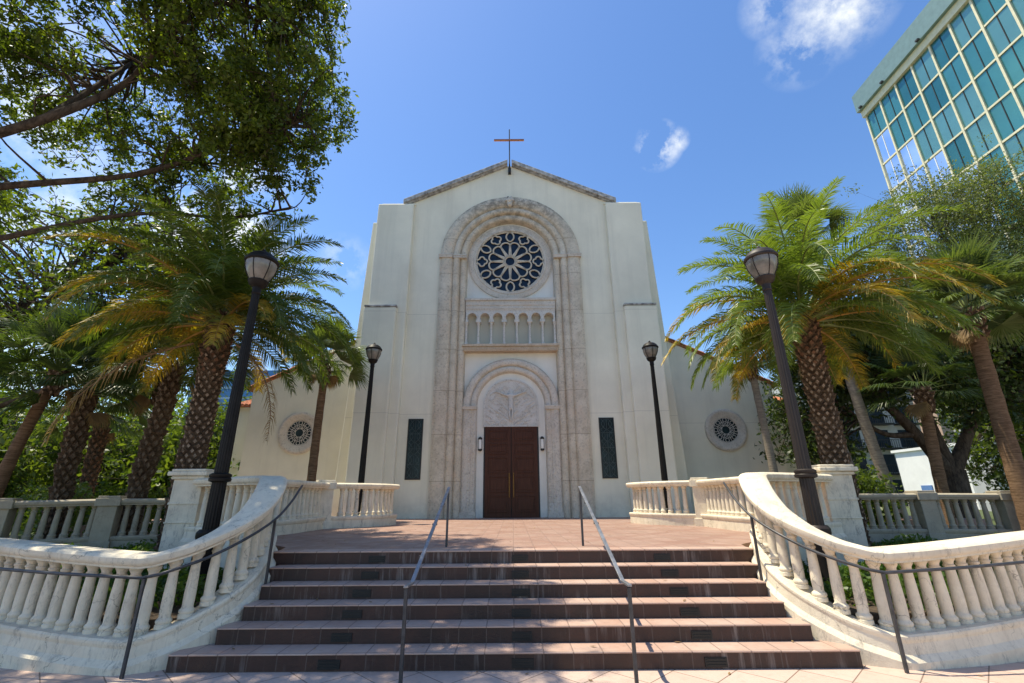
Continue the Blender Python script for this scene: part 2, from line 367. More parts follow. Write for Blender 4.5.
# ------------------------------------------------------------------ ground, terrace, steps
g = MB(); g.quad((-2500,-1500,-.02),(2500,-1500,-.02),(2500,3500,-.02),(-2500,3500,-.02)); struct(g.build('ground', M_asph))
g = MB(); g.quad((-40,-14,0),(40,-14,0),(40,8.6,0),(-40,8.6,0)); struct(g.build('sidewalk', M_side))
g = MB()
for s in (-1, 1):
    P = [(s*3.6,6.0),(s*4.2,5.86),(s*6.3,6.3),(s*10,7.6),(s*16,9.6),(s*16,30),(s*4.6,30),(s*4.6,8.4),(s*3.7,7.5)]
    top = [(x,y,.42) for x, y in P]; bot = [(x,y,-.01) for x, y in P]
    g.ngon(top if s > 0 else top[::-1])
    for i in range(len(P)): g.quad(bot[i], bot[(i+1)%len(P)], top[(i+1)%len(P)], top[i])
struct(g.build('planting_bed', M_soil))
g = MB()
for s in (-1, 1):
    g.quad((s*7.2,12.2,.5),(s*140,12.2,.5),(s*140,160,.5),(s*7.2,160,.5))
g.build('lawn', M_lawn)['kind'] = 'structure'
half = [(3.36,7.12),(3.55,7.75),(4.1,8.3),(5.0,8.65),(6.0,9.1),(5.4,9.8),(5.0,10.4),(5.05,12.45),(4.3,13.0),(3.65,14.1),(3.7,14.8),(14.5,14.9),(14.5,20.9)]
P = [(x, y) for x, y in half] + [(-x, y) for x, y in half[::-1]]
g = MB(); g.ngon([(x, y, PZ) for x, y in P])
for i in range(len(P)):
    a, b = P[i], P[(i+1) % len(P)]; g.quad((a[0],a[1],-.01),(b[0],b[1],-.01),(b[0],b[1],PZ),(a[0],a[1],PZ))
struct(g.build('terrace', M_ter))
st = thing('steps', 'six broad red tiled steps with pale treads rising from the pavement to the terrace', 'steps', (0,6.3,0))
SY = [5.55, 5.87, 6.17, 6.48, 6.78, 7.06]; SX = [3.60, 3.32, 3.22, 3.20, 3.28, 3.40]
for i in range(6):
    y0 = SY[i]; z0 = .165*i; z1 = .165*(i+1); hx = SX[i]+.02
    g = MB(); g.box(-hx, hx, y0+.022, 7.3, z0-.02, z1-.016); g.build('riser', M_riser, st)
    g = MB(); yb = SY[i+1]+.05 if i < 5 else 7.36
    g.box(-hx, hx, y0+.004, yb, z1-.016, z1+(.004 if i == 5 else 0)); g.build('tread', M_tread, st, bevel=.005)
    for xx in (-1.93, .09, 2.1):
        g = MB(); cz = z0+.062; g.box(xx-.115, xx+.115, y0+.010, y0+.03, cz-.04, cz+.045)
        for k in range(3): g.box(xx-.1, xx+.1, y0+.004, y0+.012, cz-.028+k*.026, cz-.018+k*.026)
        g.build('step_light', M_lgt, st)

# ------------------------------------------------------------------ balustrades
bal_prof = [(.080,0),(.080,.04),(.070,.046),(.078,.06),(.080,.075),(.074,.09),(.062,.10),(.057,.115),(.059,.17),(.060,.24),(.058,.32),(.054,.42),(.049,.52),(.047,.565),(.058,.575),(.058,.592),(.047,.60),(.049,.62),(.062,.645),(.070,.655),(.070,.69)]
g = MB(); g.lathe(bal_prof, n=16)
def _me(g, name, mat):
    me = bpy.data.meshes.new(name); me.from_pydata(g.v, [], g.f); me.materials.append(mat)
    me.polygons.foreach_set('use_smooth', [True]*len(me.polygons)); me.update()
    try: me.set_sharp_from_angle(angle=math.radians(35))
    except Exception: pass
    return me
bal_me = _me(g, 'baluster', M_bal); bal_meg = _me(g, 'baluster_grey', M_balg)
CAP = [(-.155,0),(-.155,.02),(-.185,.04),(-.195,.07),(-.195,.105),(-.17,.13),(-.12,.142),(.12,.142),(.17,.13),(.195,.105),(.195,.07),(.185,.04),(.155,.02),(.155,0)]
def balustrade(label, path, group, skips=(), posts=(), start=.16, spacing=.197, mat=None, plb=-.05, name='balustrade', over_h=0, pl=.30, foot=False):
    mat = mat or M_bal; bm = bal_me if mat is M_bal else bal_meg
    c = path[len(path)//2]; t = thing(name, label, 'balustrade', (c[0], c[1], c[2]), group)
    pr = [(-.14,plb,True),(-.14,pl-.10),(-.155,pl-.08),(-.165,pl-.045),(-.165,pl-.02),(-.15,pl),(.15,pl),(.165,pl-.02),(.165,pl-.045),(.155,pl-.08),(.14,pl-.10),(.14,plb,True)]
    if foot: pr = [(-.21,plb,True),(-.21,.06),(-.185,.095)] + [(-.165,.12)] + pr[2:-2] + [(.165,.12),(.185,.095),(.21,.06),(.21,plb,True)]
    g = MB(); sweep(g, path, pr); g.build('plinth', mat, t, bevel=0)
    g = MB(); sweep(g, path, [(a, b+pl+.68) for a, b in CAP]); g.build('handrail_cap', mat, t, smooth='auto')
    L = arclen(path); s = start; base = parent_world(t)
    while s < L[-1]-.1:
        q, a = along(path, s, L)
        if not any(abs(s-k) < .26 for k in skips):
            o = bpy.data.objects.new('baluster', bm); C.objects.link(o); o.parent = t
            o.location = Vector((q[0], q[1], q[2]+pl-.006)) - base; o.rotation_euler = (rnd.uniform(-.008,.008), rnd.uniform(-.008,.008), rnd.uniform(0,6))
        s += spacing
    for k in skips:
        q, a = along(path, k, L); h = .19
        ca, sa = math.cos(a), math.sin(a)
        def sq(hw, z0, z1):
            cs = [(q[0]+ca*u-sa*v, q[1]+sa*u+ca*v) for u, v in ((-hw,-hw),(hw,-hw),(hw,hw),(-hw,hw))]
            return [(x,y,z0) for x, y in cs]+[(x,y,z1) for x, y in cs]
        g = MB(); z = q[2]; g.hexa(sq(h, plb, z+pl+.70+.0)); g.hexa(sq(h+.035, plb, z+.2)); g.hexa(sq(h+.05, z+pl+.66, z+pl+.835)); g.hexa(sq(h+.02, z+pl+.835, z+pl+.885))
        g.build('post', mat, t, bevel=.012)
    return t
def mirror(P, s): return [(s*x, y, z) for x, y, z in P]
near = catmull([(9.6,7.45,.17),(8.2,6.90,.155),(6.6,6.30,.12),(5.4,5.93,.06)], 4)[:-1] + [(5.0,5.84,.04),(4.55,5.76,.015),(4.14,5.70,.0)] + \
       catmull([(4.06,5.72,.01),(3.80,5.85,.10),(3.56,6.10,.27),(3.45,6.42,.46),(3.47,6.75,.66),(3.58,7.08,.82),(3.78,7.48,.92),(4.10,7.86,.945),(4.55,8.17,.95),(5.05,8.42,.95),(5.75,8.85,.95)], 5)
SIDE = {-1: 'left', 1: 'right'}
for s in (-1, 1):
    lab = {-1: 'shaded white stone balustrade curving up the left side of the steps and along the pavement', 1: 'sunlit cream stone balustrade curving up the right side of the steps and along the pavement'}[s]
    t = balustrade(lab, mirror(near, s), 'curved balustrades flanking the steps', foot=True, start=.1)
    # tall pier at the terrace corner
    t = thing('pier', {-1: 'tall pale pier at the top end of the left stair balustrade, beside a palm trunk', 1: 'tall cream pier at the top end of the right stair balustrade, behind the lamp post'}[s], 'pier', (s*6.0, 9.05, .4), 'tall stone piers at the terrace corners')
    x, y = s*6.0, 9.05
    g = MB()
    g.box(x-.27,x+.27,y-.27,y+.27,.40,2.10); g.build('shaft', M_bal, t, bevel=.01)
    g = MB(); g.box(x-.33,x+.33,y-.33,y+.33,.38,.72); g.box(x-.30,x+.30,y-.30,y+.30,.72,.80); g.build('base', M_bal, t, bevel=.015)
    g = MB(); g.box(x-.285,x+.285,y-.285,y+.285,1.62,1.66); g.box(x-.285,x+.285,y-.285,y+.285,1.30,1.325)
    g.build('band', M_bal, t, bevel=.006)
    g = MB(); g.box(x-.31,x+.31,y-.31,y+.31,2.06,2.12); g.box(x-.36,x+.36,y-.36,y+.36,2.12,2.20); g.box(x-.32,x+.32,y-.32,y+.32,2.20,2.245); g.build('capstone', M_bal, t, bevel=.02)
    # terrace balustrade
    far = catmull([(3.55,14.25,.98),(3.72,13.55,.98),(4.15,12.95,.98),(4.90,12.45,.98)], 5)[:-1] + catmull([(4.90,12.45,.98),(4.93,11.4,.98),(5.0,10.4,.98),(5.35,9.8,.98),(5.72,9.42,.98)], 4)
    Lf = arclen(far); pp = [L for L, q in zip(Lf, far) if abs(q[1]-12.45) < .01][0]
    balustrade({-1: 'shaded stone balustrade around the left edge of the terrace, below the slim lamp post', 1: 'sunlit stone balustrade around the right edge of the terrace, below the slim lamp post'}[s], mirror(far, s), 'balustrades around the terrace', skips=(pp,), start=.12, plb=.4, spacing=.2)
# garden balustrades further out
for s in (-1, 1):
    gar = [(s*7.3,12.1,.62),(s*8.8,12.1,.62),(s*10.4,12.05,.62),(s*12.1,11.9,.60),(s*14.5,11.3,.50)] if s > 0 else [(s*6.9,12.3,.62),(s*8.0,12.0,.62),(s*9.5,11.4,.62),(s*11.2,10.6,.58),(s*13.2,9.7,.5)]
    L = arclen(gar)
    balustrade({-1: 'weathered grey balustrade of the garden bed behind the palms on the left', 1: 'weathered grey balustrade of the garden bed behind the palms on the right'}[s], gar, 'grey garden balustrades', skips=((L[2]-.2, L[3]) if s > 0 else (L[2], L[3])), mat=M_balg, plb=.3, spacing=.21, start=.1)

# ------------------------------------------------------------------ handrails
for s in (-1, 1):
    t = thing('handrail', {-1: 'grey metal handrail in the middle of the steps, left of the door axis', 1: 'grey metal handrail in the middle of the steps, right of the door axis'}[s], 'handrail', (s*1.08,6.4,0), 'centre handrails of the steps')
    x = s*1.05+.02; xb = s*1.13+.04
    zt, zb = 1.86, .85
    g = MB(); g.box(x-.016,x+.016,7.62,7.66,PZ,zt-.02); g.build('post', M_post, t, bevel=.004)
    g = MB(); g.box(xb-.017,xb+.017,5.16,5.20,0,zb-.02); g.build('post', M_post, t, bevel=.004)
    g = MB()
    for q0, q1 in (((x,7.70,zt),(xb-s*.02,5.36,zb+.005)), ((xb-s*.02,5.36,zb+.005),(xb,5.14,zb))):
        a, b = Vector(q0), Vector(q1); hw, hh = .022, .011
        g.hexa([(a.x-hw,a.y,a.z-hh),(a.x+hw,a.y,a.z-hh),(b.x+hw,b.y,b.z-hh),(b.x-hw,b.y,b.z-hh),(a.x-hw,a.y,a.z+hh),(a.x+hw,a.y,a.z+hh),(b.x+hw,b.y,b.z+hh),(b.x-hw,b.y,b.z+hh)])
    g.build('top_rail', M_rail, t, bevel=.004)
    # brackets under the rail
    for k in (.22, .47, .78):
        yy = 7.70+(5.36-7.70)*k; zz = zt+(zb-zt)*k; xx = x+(xb-x)*k
        g = MB(); g.box(xx-.03,xx+.03,yy-.03,yy+.03,zz-.034,zz-.010); g.build('splice', M_post, t)
    # side rail following the balustrade
    t = thing('handrail', {-1: 'thin dark side rail on posts in front of the left stair balustrade', 1: 'thin dark side rail on posts in front of the right stair balustrade'}[s], 'handrail', (s*3.95,5.5,0), 'side handrails along the balustrades')
    path = catmull([(9.2,6.80,1.06),(6.6,5.80,1.02),(5.2,5.52,.96),(4.2,5.42,.92)], 4)[:-1] + [(3.98,5.42,.91)] + catmull([(3.86,5.50,.93),(3.55,5.80,1.06),(3.32,6.15,1.24),(3.22,6.6,1.44),(3.22,7.0,1.66),(3.28,7.35,1.84),(3.36,7.6,1.90)], 4)
    g = MB(); g.tube(mirror(path, s), .017, 8); g.build('rail', M_post, t, smooth=True)
    for (px, py, z0, z1) in ((3.95,5.42,0,.90),(3.22,6.6,.64,1.43),(6.3,5.73,0,1.0)):
        g = MB(); g.box(s*px-.014,s*px+.014,py-.014,py+.014,z0,z1); g.build('post', M_post, t)

# ------------------------------------------------------------------ church
ch = thing('church', 'cream stucco church with coral stone portal, round rose window and gabled front', 'church', (X0, YW, PZ))
def cx(x): return X0+x
def ztop(x): return 17.02-(17.02-14.75)/4.95*abs(x)
g = MB()
R_ = 3.0; ZC = 12.0
for s in (-1, 1):
    a, b = sorted((s*R_, s*4.5)); g.box(cx(a), cx(b), YW, YW+.7, .9, 14.4)
    # gable piece above box up to the rake
    g.hexa([(cx(s*R_),YW,14.4),(cx(s*4.9),YW,14.4),(cx(s*4.9),YW+.7,14.4),(cx(s*R_),YW+.7,14.4),(cx(s*R_),YW,ztop(R_)),(cx(s*4.9),YW,ztop(4.9)),(cx(s*4.9),YW+.7,ztop(4.9)),(cx(s*R_),YW+.7,ztop(R_))])
n = 40
for i in range(n):
    a0 = PI*i/n; a1 = PI*(i+1)/n; x0, x1 = R_*math.cos(a0), R_*math.cos(a1); z0, z1 = ZC+R_*math.sin(a0), ZC+R_*math.sin(a1)
    g.quad((cx(x0),YW,z0),(cx(x1),YW,z1),(cx(x1),YW,ztop(x1)),(cx(x0),YW,ztop(x0)))
    g.quad((cx(x0),YW,z0),(cx(x1),YW,z1),(cx(x1),YW+.5,z1),(cx(x0),YW+.5,z0))
g.build('front_wall', M_wall, ch)
g = MB(); g.box(cx(-R_), cx(R_), YW+.34, YW+.7, .9, 15.1); g.build('recess_wall', M_white, ch)
# nave body and stepped corners
g = MB()
g.box(cx(-6.3), cx(6.3), YW+.71, YW+30, .9, 14.3)
P = [(-6.35,14.28),(6.35,14.28),(0,16.7)]
f0 = [(cx(x),YW+.71,z) for x, z in P]; f1 = [(cx(x),YW+30,z) for x, z in P]; g.ngon(f0); g.ngon(f1[::-1]); g.quad(f0[1],f1[1],f1[2],f0[2]); g.quad(f0[0],f0[2],f1[2],f1[0])
g.build('nave_wall', M_wall, ch)
g = MB()
for s in (-1, 1):
    def B(xa, xb, y0, y1, z0, z1, xa2=None, xb2=None, y2=None):
        xa2 = xa if xa2 is None else xa2; xb2 = xb if xb2 is None else xb2; y2 = y0 if y2 is None else y2
        g.hexa([(cx(s*xa),y0,z0),(cx(s*xb),y0,z0),(cx(s*xb),y1,z0),(cx(s*xa),y1,z0),(cx(s*xa2),y2,z1),(cx(s*xb2),y2,z1),(cx(s*xb2),y1,z1),(cx(s*xa2),y1,z1)])
    B(5.9,7.10,YW+.72,YW+2.2,.9,14.35,5.9,6.62)       # outer corner, battered
    g.build('corner_wall', M_wall, ch, bevel=.05); g = MB()
for s in (-1, 1):
    g = MB()
    def B(xa, xb, y0, y1, z0, z1, xa2=None, xb2=None, y2=None):
        xa2 = xa if xa2 is None else xa2; xb2 = xb if xb2 is None else xb2; y2 = y0 if y2 is None else y2
        g.hexa([(cx(s*xa),y0,z0),(cx(s*xb),y0,z0),(cx(s*xb),y1,z0),(cx(s*xa),y1,z0),(cx(s*xa2),y2,z1),(cx(s*xb2),y2,z1),(cx(s*xb2),y1,z1),(cx(s*xa2),y1,z1)])
    B(4.46,6.12,YW-.24,YW+1.4,.9,14.72); B(4.40,6.02,YW-.10,YW+1.4,14.72,14.84)
    B(4.84,6.24,YW-.42,YW,.9,9.42)
    g.build('buttress', M_wall, ch, bevel=.07)
    g = MB(); B(4.83,6.20,YW-.45,YW-.24,9.42,9.50); g.build('buttress_ledge', M_cop, ch, bevel=.01)
# copings
for s in (-1, 1):
    g = MB(); zz = lambda x: ztop(x)
    for (ya, yb, th, lo, xa, xb) in ((YW-.22,YW+.85,.23,.03,.10,4.98),(YW-.14,YW+.8,.06,-.03,.10,4.88)):
        A = [(xb, ztop(xb)+lo),(xa, ztop(xa)+lo)]
        g.hexa([(cx(s*A[0][0]),ya,A[0][1]),(cx(s*A[1][0]),ya,A[1][1]),(cx(s*A[1][0]),yb,A[1][1]),(cx(s*A[0][0]),yb,A[0][1]),
                (cx(s*A[0][0]),ya,A[0][1]+th),(cx(s*A[1][0]),ya,A[1][1]+th),(cx(s*A[1][0]),yb,A[1][1]+th),(cx(s*A[0][0]),yb,A[0][1]+th)])
    g.build('coping', M_cop, ch, bevel=.03)
g = MB(); g.tube([(cx(0),YW-.17,16.55),(cx(0),YW-.17,17.2),(cx(0),YW-.17,19.08)], [.05,.028,.026], 8); g.box(cx(-.07),cx(.07),YW-.2,YW,16.5,16.75)
cr = g.build('cross', M_dark, ch)
g = MB(); g.box(cx(-.76),cx(.72),YW-.205,YW-.135,18.38,18.46); o = g.build('cross_arm', M_rust, cr)
# portal mouldings
def arch(mb, x0, zc, zb, prof, n=44):
    rows = []
    for r, y in prof:
        row = [(x0-r, y, zb), (x0-r, y, (zb+zc)/2)]
        for i in range(n+1):
            a = PI-PI*i/n; row.append((x0+r*math.cos(a), y, zc+r*math.sin(a)))
        row += [(x0+r, y, (zb+zc)/2), (x0+r, y, zb)]; rows.append(row)
    mb.grid(rows)
def roll(r1, r0, y, proud, k=7):
    c = (r1+r0)/2; h = (r1-r0)/2
    return [(c+h*math.cos(PI*i/k), y-proud*math.sin(PI*i/k)) for i in range(k+1)]
prof = [(3.14,YW+.01),(3.14,YW-.10)] + roll(3.09,2.60,YW-.10,.07) + [(2.58,YW-.06)] + roll(2.55,2.28,YW-.04,.09) + [(2.26,YW+.05)] + roll(2.24,1.97,YW+.08,.09) + [(1.93,YW+.35)]
g = MB(); arch(g, X0, ZC, PZ-.02, prof); g.build('portal_frame', M_coral, ch, smooth='auto')
# springing band on the frame
g = MB()
for s in (-1, 1):
    for (ra, rb, y, z0, z1) in ((3.18,2.58,YW-.215,11.9,12.0),(3.20,2.56,YW-.235,12.0,12.06),(2.55,1.95,YW-.15,11.9,12.0),(2.57,1.94,YW-.17,12.0,12.06)):
        a, b = sorted((cx(s*ra), cx(s*rb))); g.box(a, b, y, YW+.3, z0, z1)
    a, b = sorted((cx(s*3.18), cx(s*1.95)))
g.build('impost', M_coral2, ch, bevel=.012)
# keystone ornament
g = MB(); g.sphere((cx(0),YW-.2,14.86),.17,10,6); g.sphere((cx(0),YW-.22,14.62),.12,10,6)
for k in range(6):
    a = 2*PI*k/6; g.sphere((cx(.15*math.cos(a)),YW-.24,14.86+.15*math.sin(a)),.08,8,5)
g.build('keystone', M_coral2, ch, smooth=True)
# rose window
ZR = 11.93
rw = thing('rose_window', '', 'x'); del rw['label']; del rw['category']; rw.parent = ch; rw.location = Vector((X0, YW+.3, ZR)) - parent_world(ch)
def ringp(mb, x0, zc, prof, n=64):
    rows = [[(x0+r*math.cos(2*PI*i/n), y, zc+r*math.sin(2*PI*i/n)) for i in range(n)] for r, y in prof]
    mb.grid(rows, close_v=True)
g = MB(); ringp(g, X0, ZR, [(1.90,YW+.35),(1.90,YW+.27),(1.84,YW+.25),(1.68,YW+.25),(1.65,YW+.22),(1.58,YW+.22),(1.56,YW+.25),(1.56,YW+.345)]); g.build('rose_ring', M_coral2, rw, smooth='auto')
g = MB(); g.ngon([(X0+1.57*math.cos(2*PI*i/64), YW+.335, ZR+1.57*math.sin(2*PI*i/64)) for i in range(64)]); g.build('glass', M_rglass, rw)
def rosetrace(x0, y, zc, R, npet, rad, mat, parent, outer=True):
    g = MB(); T = rad
    def loop(pts): g.tube([(x0+a, y, zc+b) for a, b in pts], T, 6, cap=False)
    def circ(cxx, czz, r, n=20): loop([(cxx+r*math.cos(2*PI*i/n), czz+r*math.sin(2*PI*i/n)) for i in range(n+1)])
    circ(0, 0, .17*R, 24); circ(0, 0, .155*R, 24)
    for k in range(npet):
        a = 2*PI*(k+.5)/npet; w = .172*R
        pts = [(.19*R, -.025*R), (.50*R, -w*.76)]
        for i in range(9):
            b = -PI/2+PI*i/8; pts.append((.54*R+.10*R*math.cos(b)*.95, w*.78*math.sin(b)))
        pts += [(.50*R, w*.76), (.19*R, .02*R)]
        loop([(u*math.cos(a)-v*math.sin(a), u*math.sin(a)+v*math.cos(a)) for u, v in pts])
    circ(0, 0, .655*R, 48) if not outer else None
    if outer:
        for k in range(12):
            a = 2*PI*k/12; c = .825*R; ca, sa = math.cos(a), math.sin(a)
            if k % 2 == 1:   # vesica, pointing outward
                pts = []
                for i in range(17):
                    tt = i/16*2*PI; u = .160*R*math.cos(tt); v = .115*R*math.sin(tt)*abs(math.sin(tt))**.3
                    pts.append((c+u, v))
                loop([(u*ca-v*sa, u*sa+v*ca) for u, v in pts])
            else:            # quatrefoil
                pts = []
                for i in range(33):
                    tt = i/32*2*PI; rr = .145*R*(.75+.32*abs(math.cos(2*tt)))
                    pts.append((c+rr*math.cos(tt), rr*math.sin(tt)))
                loop([(u*ca-v*sa, u*sa+v*ca) for u, v in pts])
                pts = []
                for i in range(33):
                    tt = i/32*2*PI; rr = .055*R*(.6+.5*abs(math.cos(2*tt)))
                    pts.append((c+rr*math.cos(tt), rr*math.sin(tt)))
        circ(0, 0, .985*R, 48)
    return g.build('tracery', mat, parent, smooth=True)
rosetrace(X0, YW+.29, ZR, 1.56, 12, .040, M_trace, rw)
# carved band, arcade, sill
g = MB(); g.box(cx(-1.95),cx(1.95),YW+.03,YW+.36,9.36,9.93); g.box(cx(-1.97),cx(1.97),YW-.02,YW+.3,9.86,9.98)
for k in range(2): g.box(cx(-1.94),cx(1.94),YW+.01,YW+.05,9.46+k*.17,9.56+k*.17)
g.build('carved_band', M_coral2, ch, bevel=.012)
ar = thing('arcade', '', 'x'); del ar['label']; del ar['category']; ar.parent = ch; ar.location = Vector((X0, YW+.2, 7.85))-parent_world(ch)
g = MB(); aw = 3.86/7; yF, yB = YW+.02, YW+.33
for k in range(7):
    c = -1.93+aw*(k+.5); rr = aw*.5-.075; zc = 9.08
    xs = [-aw/2]+[rr*math.cos(PI-PI*i/12) for i in range(13)]+[aw/2]
    zs = [zc]+[zc+rr*math.sin(PI-PI*i/12) for i in range(13)]+[zc]
    for i in range(len(xs)-1):
        a, b = cx(c+xs[i]), cx(c+xs[i+1])
        g.quad((a,yF,zs[i]),(b,yF,zs[i+1]),(b,yF,9.36),(a,yF,9.36)); g.quad((a,yF,zs[i]),(b,yF,zs[i+1]),(b,yB,zs[i+1]),(a,yB,zs[i]))
    for sx in (-1, 1):
        e = cx(c+sx*aw/2); e2 = cx(c+sx*(rr-.035)); g.box(min(e,e2), max(e,e2), yF+.004, yB, 8.86, 8.975)
        e2 = cx(c+sx*rr); g.box(min(e,e2), max(e,e2), yF+.002, yB, 8.975, 9.085)
g.build('arch_band', M_relief, ar)
for k in range(8):
    c = cx(-1.93+aw*k) + (.03 if k == 0 else -.03 if k == 7 else 0)
    g = MB(); g.lathe([(.085,0),(.085,.06),(.07,.08),(.075,.10),(.058,.12),(.052,.6),(.050,.90),(.065,.92),(.065,.94),(.08,1.0),(.09,1.03)], (c,YW+.12,7.85), 12); g.build('colonnette', M_relief, ar, smooth='auto')
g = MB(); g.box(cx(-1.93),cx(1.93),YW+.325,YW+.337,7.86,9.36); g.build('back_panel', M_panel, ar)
g = MB(); g.box(cx(-2.04),cx(2.04),YW-.07,YW+.36,7.74,7.85); g.box(cx(-2.0),cx(2.0),YW-.01,YW+.36,7.55,7.74)
for k in range(36): g.box(cx(-1.98+k*.111),cx(-1.98+k*.111+.06),YW-.04,YW,7.60,7.70)
g.build('arcade_sill', M_orng, ch, bevel=.01)
# door arch
ZD = 5.28
prof = [(1.96,YW+.35),(1.96,YW+.14)] + roll(1.95,1.68,YW+.16,.06) + [(1.67,YW+.20)] + roll(1.65,1.41,YW+.22,.07) + [(1.37,YW+.36)]
g = MB(); arch(g, X0, ZD, PZ-.02, prof, 36); g.build('door_arch', M_orng if False else M_coral2, ch, smooth='auto')
for s in (-1, 1):
    g = MB()
    for (ra, rb, y, z0, z1) in ((1.97,1.39,YW+.06,5.10,5.18),(1.975,1.38,YW+.04,5.18,5.24)):
        a, b = sorted((cx(s*ra), cx(s*rb))); g.box(a, b, y, YW+.33, z0, z1)
    for k in range(2):   # spiral shafts
        xx = cx(s*(1.67-.19*k)); 
        pts = [(xx, YW+.19, 1.2+i*.05) for i in range(79)]
        g.tube(pts, [.066 if i % 3 else .054 for i in range(79)], 10)
    a, b = sorted((cx(s*1.97), cx(s*1.38))); g.box(a, b, YW+.05, YW+.33, .98, 1.2)
    g.build('portal_shaft', M_coral2, ch, bevel=0)
# door leaves
DT = 4.42
g = MB(); g.box(cx(-1.10),cx(1.10),YW+.33,YW+.352,.98,DT+.05); g.build('door_recess', M_dark, ch)
for s in (-1, 1):
    g = MB(); a, b = sorted((cx(s*.012), cx(s*1.04))); yb = YW+.33
    g.box(a, b, yb-.06, yb, 1.0, DT)
    w0, w1 = a+.13, b-.13
    for (z0, z1) in ((1.18,1.78),(1.90,2.50),(2.62,3.22),(3.34,3.74),(3.86,4.28)):
        for (xa, xb, za, zb) in ((w0,w1,z1-.035,z1),(w0,w1,z0,z0+.035),(w0,w0+.035,z0+.035,z1-.035),(w1-.035,w1,z0+.035,z1-.035)):
            g.box(xa, xb, yb-.085, yb-.06, za, zb)
        g.box(w0+.10, w1-.10, yb-.078, yb-.06, z0+.10, z1-.10)
    d = g.build('door_leaf', M_door, ch, bevel=.006)
    g = MB(); hx = cx(s*.085); g.tube([(hx,yb-.16,1.72),(hx,yb-.16,2.62)], .011, 8)
    for zz in (1.80, 2.54): g.tube([(hx,yb-.06,zz),(hx,yb-.16,zz)], .012, 6)
    g.build('door_handle', M_brass, d, smooth=True)
# tympanum with carved crucifix
g = MB(); g.box(cx(-1.06),cx(1.06),YW+.28,YW+.342,4.44,5.28)
pts = [(cx(1.06*math.cos(PI*i/30)), 5.28+1.06*math.sin(PI*i/30)) for i in range(31)]
g.ngon([(x,YW+.28,z) for x, z in pts]);
for i in range(30): g.quad((pts[i][0],YW+.28,pts[i][1]),(pts[i+1][0],YW+.28,pts[i+1][1]),(pts[i+1][0],YW+.342,pts[i+1][1]),(pts[i][0],YW+.342,pts[i][1]))
# carved diagonal feather strokes
rr2 = random.Random(3)
for i in range(150):
    x = rr2.uniform(-.98,.98); z = rr2.uniform(4.5,6.2)
    if abs(x) < .14 or (z > 5.28 and math.hypot(x, z-5.28) > .92): continue
    dx = .09*(1 if x > 0 else -1)*(1 if rr2.random() < .8 else -1); dz = .07
    if abs(x)+abs(dx) > 1.03: continue
    g.tube([(cx(x-dx),YW+.275,z-dz),(cx(x+dx),YW+.275,z+dz)], .022, 5)
ty = g.build('tympanum', M_relief, ch)
g = MB(); arch(g, X0, 5.28, 4.44, [(1.12,YW+.342),(1.12,YW+.25),(1.05,YW+.25),(1.05,YW+.29)], 30); g.box(cx(-1.12),cx(1.12),YW+.24,YW+.335,4.415,4.47); g.build('tympanum_moulding', M_relief, ty)
me = bpy.data.meshes.new('crucifix_figure')
Vx = [(0,0,5.28),(0,0,5.5),(0,0,5.68),(0,0,5.80),(0,0,5.90),(-.2,0,5.69),(-.42,0,5.78),(-.66,0,5.86),(.2,0,5.69),(.42,0,5.78),(.66,0,5.86),(-.07,0,5.05),(-.05,-.03,4.85),(-.02,0,4.62),(.07,0,5.05),(.05,-.03,4.85),(.02,0,4.62)]
Ed = [(0,1),(1,2),(2,3),(3,4),(2,5),(5,6),(6,7),(2,8),(8,9),(9,10),(0,11),(11,12),(12,13),(0,14),(14,15),(15,16)]
RR = [.10,.10,.12,.05,.08,.06,.045,.03,.06,.045,.03,.075,.06,.035,.075,.06,.035]
me.from_pydata([(cx(a)-parent_world(ty).x, YW+.23+b-parent_world(ty).y, c-parent_world(ty).z) for a, b, c in Vx], Ed, []); me.materials.append(M_relief)
fo = bpy.data.objects.new('crucifix_figure', me); C.objects.link(fo); fo.parent = ty
sk = fo.modifiers.new('skin', 'SKIN'); fo.modifiers.new('sub', 'SUBSURF').levels = 1
for i, q in enumerate(me.skin_vertices[0].data): q.radius = (RR[i], RR[i]*.7); q.use_root = (i == 0)
# side windows
for s in (-1, 1):
    a, b = sorted((cx(s*3.49), cx(s*4.09))); z0, z1 = 2.38, 4.71
    g = MB()
    for q in ((a,b,z1-.05,z1),(a,b,z0,z0+.05),(a,a+.04,z0+.05,z1-.05),(b-.04,b,z0+.05,z1-.05)): g.box(q[0],q[1],YW-.03,YW+.02,q[2],q[3])
    wn_ = g.build('window', M_dark, ch)
    g = MB(); g.box(a+.04,b-.04,YW-.012,YW-.003,z0+.05,z1-.05); g.build('glass', M_glass, wn_)
    g = MB(); m_ = (a+b)/2
    for k in range(5):
        zc = z0+.28+k*.45
        for sg in (-1, 1):
            g.tube([(m_+sg*(.03+.17*math.sin(PI*i/10)), YW-.02, zc-.22+.44*i/10) for i in range(11)], .009, 5)
            g.tube([(m_+sg*(.24-.16*math.sin(PI*i/10)), YW-.02, zc-.22+.44*i/10) for i in range(11)], .008, 5)
    g.tube([(m_,YW-.02,z0+.05),(m_,YW-.02,z1-.05)], .008, 5)
    for k in range(1, 4): g.tube([(a+.04,YW-.02,z0+k*.58),(b-.04,YW-.02,z0+k*.58)], .008, 5)
    g.build('leading', M_lead, wn_)
